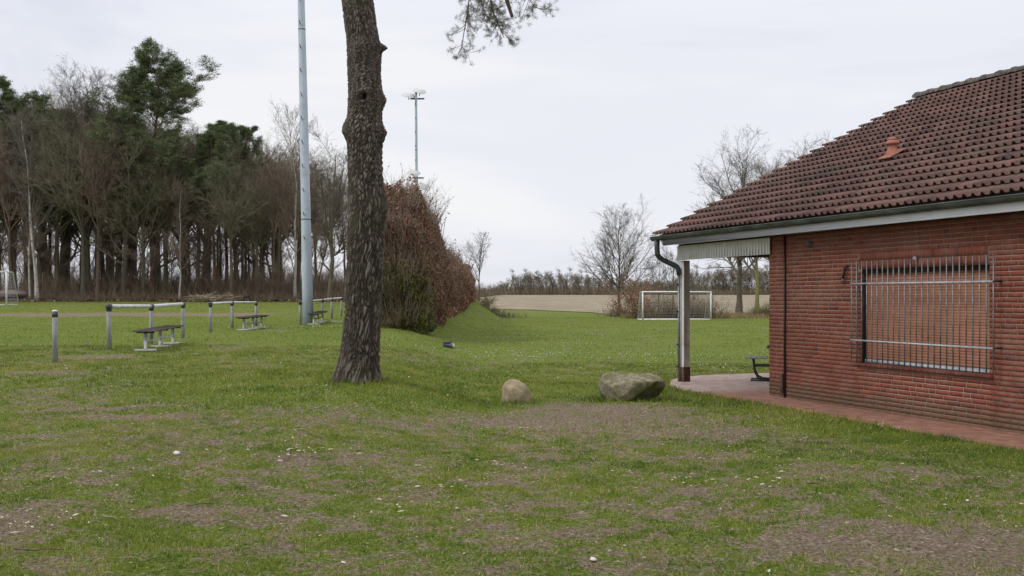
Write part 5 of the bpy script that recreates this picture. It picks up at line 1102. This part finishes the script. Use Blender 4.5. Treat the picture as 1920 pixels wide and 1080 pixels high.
# ------------------------------------------------------------------ things at the edge of the wood
m_tarp = nmat('tarp_mat', [(.35, (.095, .062, .066)), (.55, (.15, .10, .105)), (.7, (.20, .14, .14))], scale=1.5, stretch=(.5, 2, 2), bump=.8, bscale=3, rough=.6)
X0, Y0 = at(46, 88), 88.5; L = 7.0; r = np.random.RandomState(3); V = []; K = 18; xs = np.linspace(0, -L, 40)
for i, x in enumerate(xs):
    rr_ = .38 * (min(1, (i + .6) / 3.0) ** .5)
    for j in range(K): t = 2 * PI * j / K; q = rr_ * (1 + .10 * math.sin(3 * t + x * 2) + .05 * r.normal()); V.append((x, math.cos(t) * q * 1.2, .62 + math.sin(t) * q * .85 - .04 * math.sin(x * 2)))
Q = [(i * K + j, i * K + (j + 1) % K, (i + 1) * K + (j + 1) % K, (i + 1) * K + j) for i in range(39) for j in range(K)]; T = [(0, (j + 1) % K, j) for j in range(1, K - 1)]
root = thing('tarp_roll', (X0, Y0, zt(X0, Y0)), 'long brown roll under a tarpaulin, lying on trestles behind the large white goal', 'tarpaulin roll'); MB().add(V, Q, T).build('tarpaulin', m_tarp, root, True)
for xx in (-.9, -2.6, -4.3): MB().tube([(xx, -.45, 0), (xx + .05, -.3, .36)], .05, 8).build('trestle', m_pbark, root, True); MB().tube([(xx, .4, 0), (xx + .05, .3, .36)], .05, 8).build('trestle', m_pbark, root, True)
m_tyre = nmat('tyre_mat', [(.4, (.018, .016, .018)), (.6, (.035, .03, .032))], scale=8, rough=.7)
x, y = at(463, 90), 90.0; mb = MB(); K, M = 28, 10; V = []
for i in range(K):
    a = 2 * PI * i / K
    for j in range(M): b = 2 * PI * j / M; rr_ = .25 + .075 * math.cos(b); V.append((rr_ * math.cos(a), .09 * math.sin(b), rr_ * math.sin(a)))
mb.add(V, [(i * M + j, i * M + (j + 1) % M, ((i + 1) % K) * M + (j + 1) % M, ((i + 1) % K) * M + j) for i in range(K) for j in range(M)]); o = mb.build('tyre', m_tyre, None, True); o.location = (x, y, zt(x, y) + .22); tag(o, 'old black tyre standing at the edge of the wood, beyond the middle barrier', 'tyre')
mb = MB(); r = np.random.RandomState(19); n = 130; x0_, y0_ = at(400, 90), 90.0; c = np.stack([r.normal(size=n) * 1.0, r.normal(size=n) * .5, .1 + .45 * r.rand(n)], -1); d = r.normal(size=(n, 3)) * np.array([1, .5, .22]); d /= np.linalg.norm(d, axis=1, keepdims=True); L = (.5 + 1.3 * r.rand(n))[:, None]; a_, b_ = c - d * L / 2, c + d * L / 2; a_[:, 2] = np.maximum(a_[:, 2], .02); b_[:, 2] = np.maximum(b_[:, 2], .02)
frustums(mb, a_, b_, .015 + .03 * r.rand(n), .008 + .012 * r.rand(n), 5); o = mb.build('branch_pile', nmat('cut_branch_mat', [(.35, (.17, .13, .085)), (.6, (.33, .27, .19))], scale=3)); o.location = (x0_, y0_, zt(x0_, y0_)); tag(o, 'heap of pale cut branches at the edge of the wood above the middle barrier', 'branch pile')
# drain stub in the dip
x, y = at(842, 34), 34.0; m_db = nmat('blue_pipe_mat', [(.4, (.05, .06, .10)), (.6, (.09, .10, .15))], scale=6, rough=.5)
root = thing('drain_pipe', (x, y, zt(x, y)), 'short dark blue pipe with white end lying in the grassy dip below the hedge', 'pipe', rz=R(-25))
MB().tube([(-.17, 0, .10), (.0, 0, .085), (.12, 0, .075), (.15, 0, .075)], [.075, .08, .08, .092], 14).build('pipe_body', m_db, root, True); MB().tube([(.151, 0, .075), (.162, 0, .075)], [.07, .066], 14).build('white_end', m_white, root); MB().bbox((-.20, -.09, .16), (.05, .09, .19), .008).build('brown_slab', m_pbark, root)
